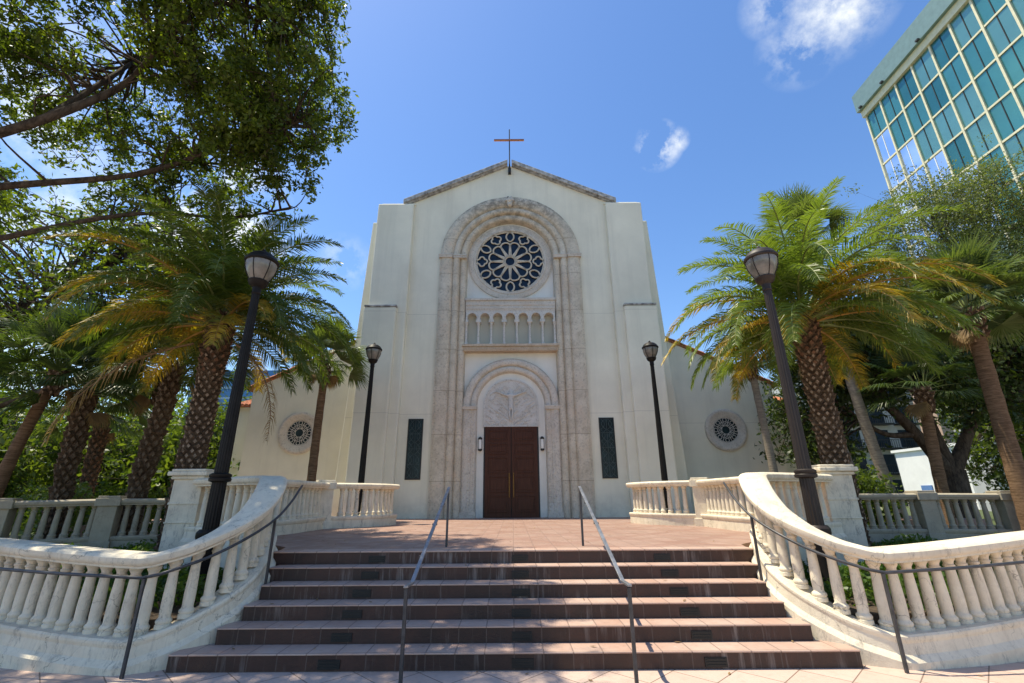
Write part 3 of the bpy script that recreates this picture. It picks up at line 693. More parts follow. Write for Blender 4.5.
# wall lanterns beside the door
for s in (-1, 1):
    x = cx(s*1.235); y = YW+.24
    g = MB(); g.box(x-.05,x+.05,y+.04,YW+.34,3.55,3.9); g.lathe([(.03,0),(.075,.02),(.08,.05),(.08,.08),(.05,.09)], (x,y,3.46), 14); g.lathe([(.05,0),(.08,.01),(.085,.06),(.05,.10),(.02,.12)], (x,y,3.90), 14)
    for k in range(4):
        a = k*PI/2+PI/4; g.tube([(x+.084*math.cos(a),y+.084*math.sin(a),3.54),(x+.084*math.cos(a),y+.084*math.sin(a),3.91)], .006, 5)
    la = g.build('wall_lantern', M_dark, ch)
    g = MB(); g.lathe([(.078,0),(.082,.18),(.078,.36)], (x,y,3.545), 14); g.build('shade', M_shade, la, smooth='auto')
# wings
for s in (-1, 1):
    g = MB(); YG = 21.0
    def PG(P, y0, y1):
        f0 = [(s*x, y0, z) for x, z in P]; f1 = [(s*x, y1, z) for x, z in P]
        g.ngon(f0 if s > 0 else f0[::-1]); n = len(P)
        for i in range(n): g.quad(f0[i], f0[(i+1)%n], f1[(i+1)%n], f1[i])
    PG([(5.8,.5),(12.2,.5),(12.2,6.66),(7.5,8.92),(5.8,9.7)], YG, 44)
    PG([(12.2,.5),(13.9,.5),(13.9,6.15),(12.2,6.15)], 23.0, 44)
    w_ = g.build('wing_wall', M_wing if s < 0 else M_wall, ch)
    # verge: board and barrel tiles down the rake
    g = MB(); A = Vector((s*6.2,0,9.55)); Bv = Vector((s*12.45,0,6.56)); d = (Bv-A); Ln = d.length; d.normalize(); up = Vector((0,1,0)).cross(d)*(-1 if s > 0 else 1)
    if up.z < 0: up = -up
    def rakept(t_, y, h): q = A+d*t_+up*h; return (q.x, y, q.z)
    g.hexa([rakept(0,YG-.10,0),rakept(Ln,YG-.10,0),rakept(Ln,44,0),rakept(0,44,0),rakept(0,YG-.10,.07),rakept(Ln,YG-.10,.07),rakept(Ln,44,.07),rakept(0,44,.07)])
    k = 0; t_ = 0
    while t_ < Ln-.1:
        for col in range(3):
            yc = YG-.06+col*.24
            rows = []
            for (tt, rad) in ((t_, .085), (t_+.40, .115)):
                rows.append([rakept(tt, yc+rad*math.cos(PI*i/8), .06+.012+rad*math.sin(PI*i/8)*.9) for i in range(9)])
            g.grid(rows); g.ngon(rows[1][::-1])
        t_ += .36
    # lower roof of the side volume, tile ends facing the square
    for i in range(10):
        xc = s*(12.15+i*.215)
        for j in range(6):
            y0 = 22.75+j*.36; z0 = 6.20+j*.13
            rows = [[(xc+rad*math.cos(PI*q/8), yy, zz+rad*math.sin(PI*q/8)) for q in range(9)] for (yy, zz, rad) in ((y0,z0,.105),(y0+.42,z0+.16,.08))]
            g.grid(rows); g.ngon(rows[0])
    g.hexa([(s*12.0,22.8,6.12),(s*14.25,22.8,6.12),(s*14.25,25.5,7.0),(s*12.0,25.5,7.0),(s*12.0,22.8,6.18),(s*14.25,22.8,6.18),(s*14.25,25.5,7.06),(s*12.0,25.5,7.06)])
    g.build('roof_tiles', M_rtile, ch)
    # round wing window
    xw = s*9.73; zw = 4.57
    rr_ = thing('round_window', '', 'x'); del rr_['label']; del rr_['category']; rr_.parent = ch; rr_.location = Vector((xw, YG, zw))-parent_world(ch)
    g = MB(); ringp(g, xw, zw, [(.95,YG+.01),(.95,YG-.08),(.90,YG-.11),(.80,YG-.11),(.76,YG-.08),(.62,YG-.08),(.58,YG-.06),(.56,YG-.0)], 48); g.build('stone_ring', M_coral2, rr_, smooth='auto')
    g = MB(); g.ngon([(xw+.58*math.cos(2*PI*i/40), YG-.012, zw+.58*math.sin(2*PI*i/40)) for i in range(40)]); g.build('glass', M_glass, rr_)
    g = MB()
    def tl(pts): g.tube([(xw+a, YG-.035, zw+b) for a, b in pts], .014, 6, cap=False)
    for R2 in (.19, .55): tl([(R2*math.cos(2*PI*i/28), R2*math.sin(2*PI*i/28)) for i in range(29)])
    for k in range(8):
        a = 2*PI*k/8+PI/8
        for (rc, rad) in ((.30,.085),(.455,.085)):
            aa = a + (PI/8 if rc > .4 else 0)
            tl([(rc*math.cos(aa)+rad*math.cos(2*PI*i/12), rc*math.sin(aa)+rad*math.sin(2*PI*i/12)) for i in range(13)])
        tl([(.19*math.cos(a),.19*math.sin(a)),(.55*math.cos(a),.55*math.sin(a))])
    g.build('tracery', M_relief, rr_, smooth=True)

# ------------------------------------------------------------------ lamp posts
def lamp(x, y, z0, H, sc_, label, group, pole_mat):
    t = thing('lamp_post', label, 'lamp post', (x, y, z0), group)
    k = sc_; zt = z0+H   # top of finial
    kp = k; k = 1.08*k; hb = zt-.62*k
    g = MB()
    prof = [(.19*k,0),(.19*k,.10),(.15*k,.14),(.145*k,.75),(.155*k,.78),(.155*k,.84),(.125*k,.88)]
    g.lathe(prof, (x,y,z0), 20); g.build('base', pole_mat, t, smooth='auto')
    g = MB(); n = 32; z1 = z0+.86; rows = []
    for (zz, rr) in ((z1,.092*k),(z1+.4,.088*k),((z1+hb)/2,.074*k),(hb-.15*k,.054*k)):
        rows.append([(x+(rr*(1+.05*(i%2*2-1)))*math.cos(2*PI*i/n), y+(rr*(1+.05*(i%2*2-1)))*math.sin(2*PI*i/n), zz) for i in range(n)])
    g.grid(rows, close_v=True); g.build('pole', pole_mat, t)
    g = MB(); zc = z0+1.52; g.lathe([(.10*k,0),(.135*k,.015),(.14*k,.05),(.125*k,.065),(.135*k,.08),(.135*k,.11),(.10*k,.13)], (x,y,zc), 20); g.build('collar', pole_mat, t, smooth='auto')
    hd = thing('lamp_head', '', 'x'); del hd['label']; del hd['category']; hd.parent = t; hd.location = (0,0,hb-z0)
    g = MB(); g.lathe([(.062*k,-.18),(.07*k,-.16),(.062*k,-.14),(.066*k,-.06),(.10*k,-.03),(.13*k,0),(.135*k,.03),(.15*k,.05),(.15*k,.065)], (x,y,hb), 20); g.build('fitter', pole_mat, hd, smooth='auto')
    g = MB(); g.lathe([(.120*k,.06*k),(.155*k,.12*k),(.194*k,.20*k),(.218*k,.28*k),(.228*k,.35*k),(.220*k,.40*k)], (x,y,hb), 24); g.build('globe', M_globe, hd, smooth='auto')
    g = MB()
    for j in range(6):
        a = j*PI/3+.52; g.tube([(x+r1*k*math.cos(a), y+r1*k*math.sin(a), hb+z_*k) for r1, z_ in ((.124,.05),(.160,.12),(.200,.20),(.224,.28),(.234,.38))], .006*k, 5)
    g.build('cage', pole_mat, hd)
    g = MB(); g.lathe([(.235*k,.37*k),(.252*k,.385*k),(.252*k,.415*k),(.235*k,.43*k),(.225*k,.45*k),(.20*k,.49*k),(.15*k,.53*k),(.08*k,.555*k),(.05*k,.57*k),(.03*k,.585*k),(.035*k,.60*k),(.012*k,.63*k)], (x,y,hb), 24); g.build('hood', pole_mat, hd, smooth='auto')
for s in (-1, 1):
    lamp(s*4.32, 7.0, .42, 5.40, 1.0, {-1: 'tall dark lamp post leaning into view in the bed behind the left stair balustrade', 1: 'tall dark lamp post in the bed behind the right stair balustrade'}[s].replace('leaning into view ', 'with an acorn globe '), 'large lamp posts beside the steps', M_black if s < 0 else M_bronze)
    lamp(s*4.66, 14.6, .5, 6.2, 1.0, {-1: 'slim black lamp post against the church wall, left of the door', 1: 'slim black lamp post against the church wall, right of the door'}[s], 'lamp posts near the church wall', M_black)

# ------------------------------------------------------------------ palms
def pinnate(r, o, az, el, L, droop, lmax=.42, nl=58, w=.030, twist=0.0, hang=.25):
    """returns rachis pts and leaflet quads"""
    n = 14; pts = [Vector(o)]; q = Vector(o); tans = []
    for i in range(n):
        t = (i+.5)/n; e = el-droop*t**1.35
        d = Vector((math.cos(e)*math.cos(az+twist*t), math.cos(e)*math.sin(az+twist*t), math.sin(e))); tans.append(d); q = q+d*(L/n); pts.append(q.copy())
    Q = []
    for i in range(nl):
        t = .13+.87*(i+.5)/nl; f = t*n; k = min(n-1, int(f)); pos = pts[k].lerp(pts[k+1], f-k); d = tans[k]
        side = d.cross(Vector((0,0,1))); 
        if side.length < .05: side = Vector((-math.sin(az), math.cos(az), 0))
        side.normalize(); up = side.cross(d).normalized()
        ln = lmax*(.35+.65*math.sin(PI*min(1, .12+t*.86)))*(1-.35*t)*1.15
        for sg in (-1, 1):
            fw = .45+.5*t+r.uniform(-.08,.12); vv = .30+r.uniform(-.22,.22)
            dd = (side*sg+d*fw+up*vv).normalized(); l2 = ln*r.uniform(.85,1.1)
            m_ = pos+dd*l2*.5; e_ = pos+dd*l2+Vector((0,0,-hang*l2*r.uniform(.6,1.5)))
            wd = (d*.8+up*r.uniform(-.6,.6)).normalized()*w*.5
            Q += [pos-wd*.6, m_-wd, m_+wd, pos+wd*.6, m_-wd, e_-wd*.15, e_+wd*.15, m_+wd]
    return pts, Q
def frond_obj(parent, pts, Q, mat, rachis_mat, rr=.028, lean=None):
    g = MB(); base = parent_world(parent)
    P = [p_-base for p_ in pts]; g.tube(P, [rr*(1-.85*i/(len(P)-1)) for i in range(len(P))], 5)
    nv = len(g.v)
    for i in range(0, len(Q), 4):
        k = len(g.v); g.v += [tuple(v-base) for v in Q[i:i+4]]; g.f.append((k,k+1,k+2,k+3)); g.m.append(1)
    me = bpy.data.meshes.new('frond'); me.from_pydata(g.v, [], g.f); me.materials.append(rachis_mat); me.materials.append(mat)
    me.polygons.foreach_set('material_index', g.m); me.update()
    o = bpy.data.objects.new('frond', me); C.objects.link(o); o.parent = parent; return o
M_rach = simple('frond_rib', (.16,.19,.06), .5, 0, .3, 6, 0)
M_racho = simple('frond_rib_orange', (.36,.20,.05), .5, 0, .3, 6, 0)
M_rachd = simple('frond_rib_dead', (.20,.12,.06), .8, 0, .3, 6, 0)
def boot_trunk(x, y, z0, z1, r0, r1, mat, t, inner=None, flare=.1, lean=(0,0), size=1.0):
    g = MB(); n = 12
    def cen(f): return x+lean[0]*f, y+lean[1]*f
    rows = []
    for i in range(n+1):
        f = i/n; c = cen(f); rr = (r0+(r1-r0)*f)*.86; rows.append([(c[0]+rr*math.cos(2*PI*k/18), c[1]+rr*math.sin(2*PI*k/18), z0+(z1-z0)*f) for k in range(18)])
    g.grid(rows, close_v=True); g.ngon(rows[-1])
    per = max(7, int(round(2*PI*r0/.17/size))); dz = .098*size; row = 0; z = z0
    while z < z1-.03:
        f = (z-z0)/(z1-z0); c = cen(f); rr = r0+(r1-r0)*f
        for k in range(per):
            a = 2*PI*(k+.5*(row%2))/per + .02*row + rnd.uniform(-.05,.05); ca, sa = math.cos(a), math.sin(a); hw = PI/per*rr*.92; hh = dz*rnd.uniform(.78,1.08)
            out = .05*size*rnd.uniform(.35,1.5); cxp, cyp = c[0]+ca*rr*.87, c[1]+sa*rr*.87
            def pt(u, v, o_): return (cxp-sa*u+ca*o_, cyp+ca*u+sa*o_, z+v)
            P = [pt(-hw,0,0), pt(0,-hh,-.005), pt(hw,0,0), pt(0,hh*1.05,0)]
            Pi = [pt(-hw*.5,.012,out), pt(0,-hh*.38,out*.9), pt(hw*.5,.012,out), pt(0,hh*.55,out*1.45)]
            k0 = len(g.v); g.v += P+Pi
            for q in ((4,5,6,7),(0,1,5,4),(1,2,6,5),(2,3,7,6),(3,0,4,7)): g.f.append(tuple(k0+i for i in q)); g.m.append(1 if q[0] == 4 else 0)
        z += dz; row += 1
    return g.build('trunk', [inner or M_boot_in, mat], t)
def date_palm(x, y, z0, zt, label, lmat, seed, nf=70, yel=(8, 9)):
    t = thing('date_palm', label, 'palm tree', (x, y, z0), 'date palms beside the terrace')
    g0 = boot_trunk(x, y, z0, zt-.9, .27, .225, M_boot, t)
    g = MB(); o2 = boot_trunk(x, y, zt-1.35, zt+.05, .235, .29, M_bootr, t, size=1.15); o2.name = 'crown_shaft'
    r = random.Random(seed); ga = 2.39996
    for i in range(nf):
        f = i/(nf-1); az = i*ga+r.uniform(-.2,.2)
        el = math.radians(84-92*f**.9)+r.uniform(-.08,.08); L = (2.6+1.25*math.sin(PI*min(1,.25+.7*f)))*r.uniform(.9,1.08)*.86
        dr = .55+.95*math.sin(PI*(.2+.7*f))*r.uniform(.8,1.2)
        rr = .12+.2*f; o = (x+rr*math.cos(az), y+rr*math.sin(az), zt+.25-.55*f)
        dirx = math.cos(az)
        m_ = lmat
        if .40 < f < .95 and r.random() < (.52+.30*dirx if s_sun(seed) else .40-.2*dirx): m_ = L_yel
        pts, Q = pinnate(r, o, az, el, L*.98, dr*1.1, .52, 92, .032, r.uniform(-.25,.25), .18+.25*f)
        frond_obj(t, pts, Q, m_, M_racho if (m_ is L_yel) else M_rach)
    return t
def s_sun(seed): return seed == 22
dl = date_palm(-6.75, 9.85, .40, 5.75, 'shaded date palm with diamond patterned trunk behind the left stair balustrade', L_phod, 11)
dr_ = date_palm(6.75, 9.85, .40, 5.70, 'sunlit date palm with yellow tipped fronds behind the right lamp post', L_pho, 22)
# two dead fronds hanging from the left date palm
r = random.Random(5)
for az, L, el, o in ((-.3,2.7,-.55,(-6.2,9.7,5.0)),(3.5,3.2,-.35,(-7.1,9.6,5.0))):
    pts, Q = pinnate(r, o, az, el, L, 1.15, .30, 46, .03, 0, .9); frond_obj(dl, pts, Q, L_dead, M_rachd)
def fan(r, o, az, el, pet, rad, nseg=34, w=.045, droop=.5, spread=2.3):
    o = Vector(o); d = Vector((math.cos(el)*math.cos(az), math.cos(el)*math.sin(az), math.sin(el)))
    pts = [o, o+d*pet*.5+Vector((0,0,.03*pet)), o+d*pet+Vector((0,0,-.02*pet))]
    side = d.cross(Vector((0,0,1)));
    if side.length < .05: side = Vector((1,0,0))
    side.normalize(); up = side.cross(d).normalized(); h = pts[-1]; Q = []
    roll_ = r.uniform(-.5,.5); side, up = side*math.cos(roll_)+up*math.sin(roll_), up*math.cos(roll_)-side*math.sin(roll_)
    for i in range(nseg):
        a = (i/(nseg-1)-.5)*2*spread*.62+r.uniform(-.03,.03)
        v = d*math.cos(a)+side*math.sin(a)+up*(.18*abs(math.sin(a))); v.normalize(); L = rad*(.72+.28*math.cos(a*.8))*r.uniform(.9,1.08)
        p1 = h+v*L*.55; v2 = (v+Vector((0,0,-droop*r.uniform(.6,1.4)))).normalized(); p2 = p1+v2*L*.45
        wd = up.cross(v).normalized()*w*.5*(1 if True else 0); wz = up*w*.12*(1 if i % 2 else -1)
        Q += [h-wd*.3, p1-wd+wz, p1+wd-wz, h+wd*.3, p1-wd+wz, p2-wd*.08, p2+wd*.08, p1+wd-wz]
    return pts, Q
def ring_trunk(path, r0, r1, mat, t, rings=True):
    g = MB(); P = catmull(path, 10); n = len(P); rad = []
    for i in range(n):
        f = i/(n-1); rad.append((r0+(r1-r0)*f)*(1+.35*max(0,.06-f)*8)*(1+(.035 if i % 2 else -.03)))
    g.tube(P, rad, 14); return g.build('trunk', mat, t, smooth=True)
def fan_palm(path, r0, r1, label, mat, lmat, seed, nf=34, R=0.85, pet=.75, group='cabbage palms', boots=False, dead=1, segs=38, w=.042, name='cabbage_palm', bootlen=.7):
    z0 = path[0][2]; t = thing(name, label, 'palm tree', path[0], group)
    r = random.Random(seed); top = path[-1]
    if boots:
        a, b = path[0], path[-1]; boot_trunk(a[0], a[1], a[2], b[2], r0, r1, M_boots if boots is True else boots, t, lean=(b[0]-a[0], b[1]-a[1]), size=1.5)
    else:
        ring_trunk(path, r0, r1, mat, t)
        o2 = boot_trunk(top[0], top[1], top[2]-bootlen, top[2]+.05, r1*1.05, r1*1.7, M_boot, t, size=1.3); o2.name = 'boot_collar'
    for i in range(nf):
        f = i/(nf-1); az = i*2.39996+r.uniform(-.3,.3); el = math.radians(82-104*f)+r.uniform(-.12,.12)
        o = (top[0]+r1*math.cos(az), top[1]+r1*math.sin(az), top[2]+.25-.4*f)
        isd = i >= nf-dead
        if isd: el = -1.15; pet_, R_f = pet*.5, R*.62
        else: pet_, R_f = pet, R
        pts, Q = fan(r, o, az, el, pet_*r.uniform(.8,1.15), R_f*r.uniform(.85,1.1), segs, w, .35+.6*f if not isd else 1.2)
        frond_obj(t, pts, Q, L_dead if isd else lmat, M_rachd if isd else M_rach, .018)
    return t
# left: small palm against the wing, and the group behind the garden balustrade
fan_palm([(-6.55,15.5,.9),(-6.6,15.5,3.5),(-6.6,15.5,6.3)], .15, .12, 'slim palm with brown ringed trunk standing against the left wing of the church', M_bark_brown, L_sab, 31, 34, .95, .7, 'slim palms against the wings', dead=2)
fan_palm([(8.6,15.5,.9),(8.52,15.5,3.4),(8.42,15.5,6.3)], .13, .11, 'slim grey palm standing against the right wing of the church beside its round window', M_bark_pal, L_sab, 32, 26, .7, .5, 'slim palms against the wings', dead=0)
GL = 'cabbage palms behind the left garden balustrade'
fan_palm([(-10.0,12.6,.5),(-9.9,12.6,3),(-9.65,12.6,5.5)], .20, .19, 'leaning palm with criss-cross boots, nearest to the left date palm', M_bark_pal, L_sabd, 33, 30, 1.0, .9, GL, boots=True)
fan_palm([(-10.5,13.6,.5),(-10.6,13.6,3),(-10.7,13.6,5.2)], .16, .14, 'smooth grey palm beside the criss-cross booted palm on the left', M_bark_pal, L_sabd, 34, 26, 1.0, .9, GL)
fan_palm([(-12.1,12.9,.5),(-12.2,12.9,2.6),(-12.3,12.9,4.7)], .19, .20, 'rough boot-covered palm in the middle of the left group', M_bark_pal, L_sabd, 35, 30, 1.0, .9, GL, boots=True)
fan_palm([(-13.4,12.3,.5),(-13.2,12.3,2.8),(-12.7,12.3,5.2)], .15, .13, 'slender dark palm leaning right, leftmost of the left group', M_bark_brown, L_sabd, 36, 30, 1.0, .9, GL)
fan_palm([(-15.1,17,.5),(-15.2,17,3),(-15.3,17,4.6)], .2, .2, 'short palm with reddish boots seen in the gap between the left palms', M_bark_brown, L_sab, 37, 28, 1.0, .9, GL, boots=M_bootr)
# right group
GR = 'cabbage palms behind the right garden balustrade'
fan_palm([(12.0,11.4,.5),(12.15,11.4,3),(12.35,11.4,6.4)], .20, .165, 'large sunlit palm with brown ringed trunk and a bleached hanging frond at the right edge', M_bark_brown, L_sab, 41, 60, .95, .85, GR, dead=2, segs=44, w=.04)
fan_palm([(12.1,15.2,.5),(11.7,15.2,4),(11.45,15.2,8),(11.2,15.2,11.2)], .17, .14, 'very tall pale palm whose head rises above the right date palm', M_bark_pal, L_sab, 42, 34, 1.0, .8, GR, dead=5)
fan_palm([(12.3,16.6,.5),(11.6,16.6,4.2),(11.3,16.6,6.9)], .15, .13, 'second pale trunk standing beside the tall pale palm on the right', M_bark_pal, L_sab, 43, 26, 1.0, .8, GR)
fan_palm([(12.6,14.2,.5),(12.8,14.2,3),(13.0,14.2,4.9)], .16, .15, 'dark trunked palm in shade between the twin pale trunks and the oak', M_bark_brown, L_sabd, 44, 26, .9, .8, GR)

# ------------------------------------------------------------------ trees
def leafquads(c, size, rg, jit=.35):
    n = len(c); a = rg.normal(size=(n,3)); a /= np.linalg.norm(a, axis=1)[:,None]
    b = rg.normal(size=(n,3)); b -= a*(a*b).sum(1)[:,None]; b /= np.linalg.norm(b, axis=1)[:,None]
    s = size*rg.uniform(.45,1.4,(n,1)); l = a*s; w_ = b*s*.42
    V = np.empty((n,4,3)); V[:,0] = c-l; V[:,1] = c+w_; V[:,2] = c+l; V[:,3] = c-w_
    return V.reshape(-1,3)
def tree(name, label, limbs, blobs, ncl, nleaf, size, clr, lmat, bmat, seed, group=None, trunk_r=.3, twigs=True, cat='tree', shell=.45, loc=None, twr=.02):
    """limbs: list of ([pts], r0, r1); blobs: (centre, radii, weight)"""
    rg = np.random.default_rng(seed); base = limbs[0][0][0]
    t = thing(name, label, cat, loc or base, group); g = MB(); tw = np.array(parent_world(t))
    allp = []
    for pts, r0, r1 in limbs:
        if r0 < .2: pts = [pts[0]] + [tuple(np.array(q)+rg.normal(size=3)*min(.26, r0*2.2)) for q in pts[1:-1] for _ in (0,)] + [pts[-1]]
        if len(allp):
            A_ = np.array(allp); q0 = tuple(A_[np.argmin(((A_-np.array(pts[0]))**2).sum(1))]); pts = [q0] + list(pts[1:])
        P = catmull(pts, 6); n = len(P); g.tube(P, [r0+(r1-r0)*(i/(n-1))**.8 for i in range(n)], 10); allp += P[2:]
    allp = np.array(allp); wts = np.array([b[2] for b in blobs], float); wts /= wts.sum(); cen = []
    for i in range(ncl):
        b = blobs[rg.choice(len(blobs), p=wts)]; d = rg.normal(size=3); d /= np.linalg.norm(d); rr = rg.uniform(shell**3, 1)**(1/3)
        c = np.array(b[0])+d*rr*np.array(b[1]); cen.append(c)
    cen = np.array(cen); leaves = []
    for c in cen:
        if twigs and math.sqrt(((allp-c)**2).sum(1).min()) < 2.2*(1 if size < .08 else 2):
            d2 = ((allp-c)**2).sum(1); k = np.argsort(d2)[rg.integers(0, min(5, len(d2)))]; a = allp[k]; m_ = (a+c)/2+rg.normal(size=3)*.12*np.linalg.norm(c-a)+np.array((0,0,.1))*np.linalg.norm(c-a)
            g.tube(catmull([a, m_, c], 3), [twr*1.6, twr*1.3, twr*1.1, twr*.9, twr*.7, twr*.5, twr*.35][:7], 4)
        k = int(nleaf*rg.uniform(.5,1.5)); sub = rg.normal(size=(5,3))*clr*.75
        L = c+sub[rg.integers(0,5,k)]+rg.normal(size=(k,3))*clr*.36*np.array((1,1,.75)); leaves.append(L)
        if twigs:
            for q in sub: g.tube([c, c+q*.5+rg.normal(size=3)*.03, c+q], [twr*.4, twr*.3, twr*.15], 3, cap=False)
    V = leafquads(np.concatenate(leaves), size, rg)
    g.build('trunk', bmat, t, smooth=True)
    leafmesh('crown', V, 4, lmat, t, tw); return t
# big oak whose boughs reach over the steps from the left
tree('oak_tree', 'large spreading oak whose dark boughs overhang the left side of the steps',
     [([(-13.5,6.0,0.4),(-13.3,6.0,2.5),(-12.6,6.2,4.5)], .48, .36),
      ([(-12.6,6.2,4.4),(-10.8,6.4,6.7),(-8.8,6.6,8.6),(-7.6,6.7,10.2),(-7.2,6.9,11.6)], .13, .04),
      ([(-12.6,6.3,4.5),(-10.5,7.2,7.0),(-8.2,7.8,8.5),(-6.0,8.1,9.5),(-4.8,8.3,10.0)], .10, .025),
      ([(-12.6,6.3,4.3),(-10.8,8.0,6.7),(-8.8,9.0,7.9),(-6.9,9.6,8.4),(-5.6,9.8,8.7)], .085, .02),
      ([(-10.8,6.4,6.7),(-9.0,5.0,9.2),(-7.2,4.6,11.6),(-6.0,4.8,12.9)], .12, .03),
      ([(-7.6,6.7,10.0),(-6.4,6.9,11.6),(-5.2,7.2,12.4),(-4.4,7.5,12.8)], .07, .02),
      ([(-8.8,6.6,8.6),(-8.8,7.6,10.6),(-9.2,8.4,12.2)], .07, .02),
      ([(-8.2,7.8,8.5),(-7.6,9.4,9.8),(-6.8,11.0,10.8)], .07, .02)],
     [((-8.8,7.5,11.2),(3.4,3.2,2.0),2.8), ((-5.9,7.6,11.0),(1.9,2.2,1.8),2.2), ((-7.0,9.4,9.1),(2.2,1.8,.9),.8), ((-5.6,8.0,9.6),(1.4,1.5,.9),.8),
      ((-5.3,6.9,12.5),(1.5,2.0,.9),1.2), ((-11.0,8.5,9.6),(2.6,2.6,1.8),1.2), ((-7.5,4.6,12.0),(2.6,2.4,1.2),1.4), ((-5.6,9.6,11.6),(1.5,1.5,1.4),.9), ((-10.8,5.2,10.6),(2.4,2.4,1.8),1.2), ((-7.5,1.2,12.0),(3,2.6,1.2),.8)],
     720, 140, .062, .24, L_oak, M_bark_oak, 51, 'oaks and shade trees')
tree('oak_tree', 'second oak behind the left palms with a long dark low bough',
     [([(-24,16,.5),(-23,16,3),(-21,16,5)], .45, .32), ([(-21,16,4.6),(-17,15.4,5.0),(-13.6,15,6.2),(-11.5,15,7.5)], .24, .07), ([(-21,16,5),(-18,15.5,8),(-14.5,15,10.5)], .22, .06), ([(-21,16,5),(-20,17,9),(-17,17,13)], .22, .06)],
     [((-18,15.5,9.5),(5.5,4,4),2.2), ((-13.0,15.2,8.6),(3.4,3,2.8),1.6), ((-22,16,8.0),(4,4,3.4),1.2), ((-13,17,12.3),(4,3,2.6),1.0)],
     270, 105, .11, .55, L_oak, M_bark_oak, 52, 'oaks and shade trees', twr=.035)
for i, (x, y, h, rr, lab, m_) in enumerate([(-26,22,5.5,3.8,'leafy green tree at the left edge behind the leaning dark palm',L_bgl),(-33,27,8,5,'tall dark tree at the far left edge, behind the parked cars',L_oak),(-21,27,5.4,3.6,'bright green tree behind the leftmost palms',L_bgl),(-15.5,26,5.6,3.2,'light green tree behind the short reddish palm',L_bgl),(-28,34,8.5,5,'tall dark green tree far back on the left',L_oak),(-14.5,40,9.0,4.2,'green tree beyond the left wing of the church',L_bgl),(-20,40,11,5.5,'broad tree in the far left background between the palm trunks',L_oak)]):
    tree('shade_tree', lab, [([(x,y,.4),(x+.3,y,h*.45),(x,y,h*.8)], .28, .12), ([(x+.3,y,h*.45),(x+rr*.5,y-.5,h*.8)], .12, .04), ([(x+.2,y,h*.4),(x-rr*.5,y+.3,h*.8)], .12, .04)],
         [((x,y,h*.75),(rr,rr,rr*.75),2), ((x+rr*.5,y-1,h*.5),(rr*.6,rr*.6,rr*.5),1), ((x-rr*.5,y-1,h*.45),(rr*.6,rr*.6,rr*.5),1)], 210, 80, .17, .75, m_, M_bark_oak, 60+i, 'background trees on the left', twr=.03)
tree('oak_tree', 'dark shaded oak with a forked low trunk behind the right garden balustrade',
     [([(16.6,18,.5),(16.6,18,1.6),(16.7,18,2.6)], .5, .40), ([(16.6,18,2.2),(15.4,17.6,3.9),(14.0,17.3,5.4),(12.8,17,6.6)], .28, .08), ([(16.7,18,2.5),(16.4,18,4.6),(16.2,17.6,6.6)], .27, .10), ([(16.8,18,2.4),(17.9,17.6,4.6),(19.2,17,6.4)], .28, .09), ([(15.4,17.6,3.9),(14.2,17.6,4.0),(12.6,17.6,5.2)], .14, .05)],
     [((16.5,17.6,7.8),(5.0,3.6,2.2),2.4), ((13.0,17.4,6.8),(2.4,2.2,1.8),1.1), ((20.5,17,7.0),(3.2,2.8,2.2),1.3), ((17.6,16.8,5.6),(2.6,1.8,.9),.35), ((11.8,18.6,4.0),(1.3,1.5,1.8),.5)],
     440, 110, .105, .55, L_oak2, M_bark_oak, 71, 'oaks and shade trees', twr=.03)
tree('feathery_tree', 'tall airy tree with pale feathery foliage in front of the glass tower',
     [([(22.5,19,.5),(22.6,19,6),(22.4,19,9.5)], .34, .22), ([(22.4,19,9.2),(21.0,18.8,12),(20.0,18.6,14.6)], .14, .04), ([(22.4,19,9.5),(22.6,18.8,13),(23.2,18.5,16)], .15, .04), ([(22.4,19,9.5),(24.6,18.8,12.5),(26.2,18.5,15)], .14, .04), ([(22.4,19,8),(24.2,18,10),(26,17,11)], .12, .04), ([(22.4,19,8.4),(20.4,18.4,10.2),(18.8,18,11.4)], .12, .03)],
     [((19.6,18.6,13.6),(2.6,2.2,2.3),1.5), ((23.2,18.5,14.8),(2.9,2.4,2.0),1.4), ((26.3,18.3,13.6),(2.8,2.4,2.4),1.4), ((19.6,18.2,11.0),(2.2,2,1.3),1.0), ((23.5,17.8,11.2),(3.4,2,1.4),1.0)],
     560, 150, .060, .50, L_fea, M_bark_oak, 72, 'oaks and shade trees', twr=.012)
for i, (x, y, h, rr, lab, m_) in enumerate([(17.5,33,7.2,3.4,'green tree beyond the right wing, behind the twin pale trunks',L_oak),(27,24,7.0,4.2,'dark tree at the far right edge behind the sunlit palm',L_oak2),(16.5,27,4.2,2.3,'low bright tree between the right wing and the twin trunks',L_bgl),(24,21,10.5,3.6,'mid green tree below the feathery crown',L_oak)]):
    tree('shade_tree', lab, [([(x,y,.4),(x+.3,y,h*.45),(x,y,h*.8)], .25, .1), ([(x+.3,y,h*.45),(x+rr*.5,y-.5,h*.8)], .1, .04)],
         [((x,y,h*.72),(rr,rr,rr*.75),2), ((x-rr*.4,y-1,h*.48),(rr*.6,rr*.6,rr*.5),1)], 130, 75, .13, .62, m_, M_bark_oak, 80+i, 'background trees on the right', twr=.03)

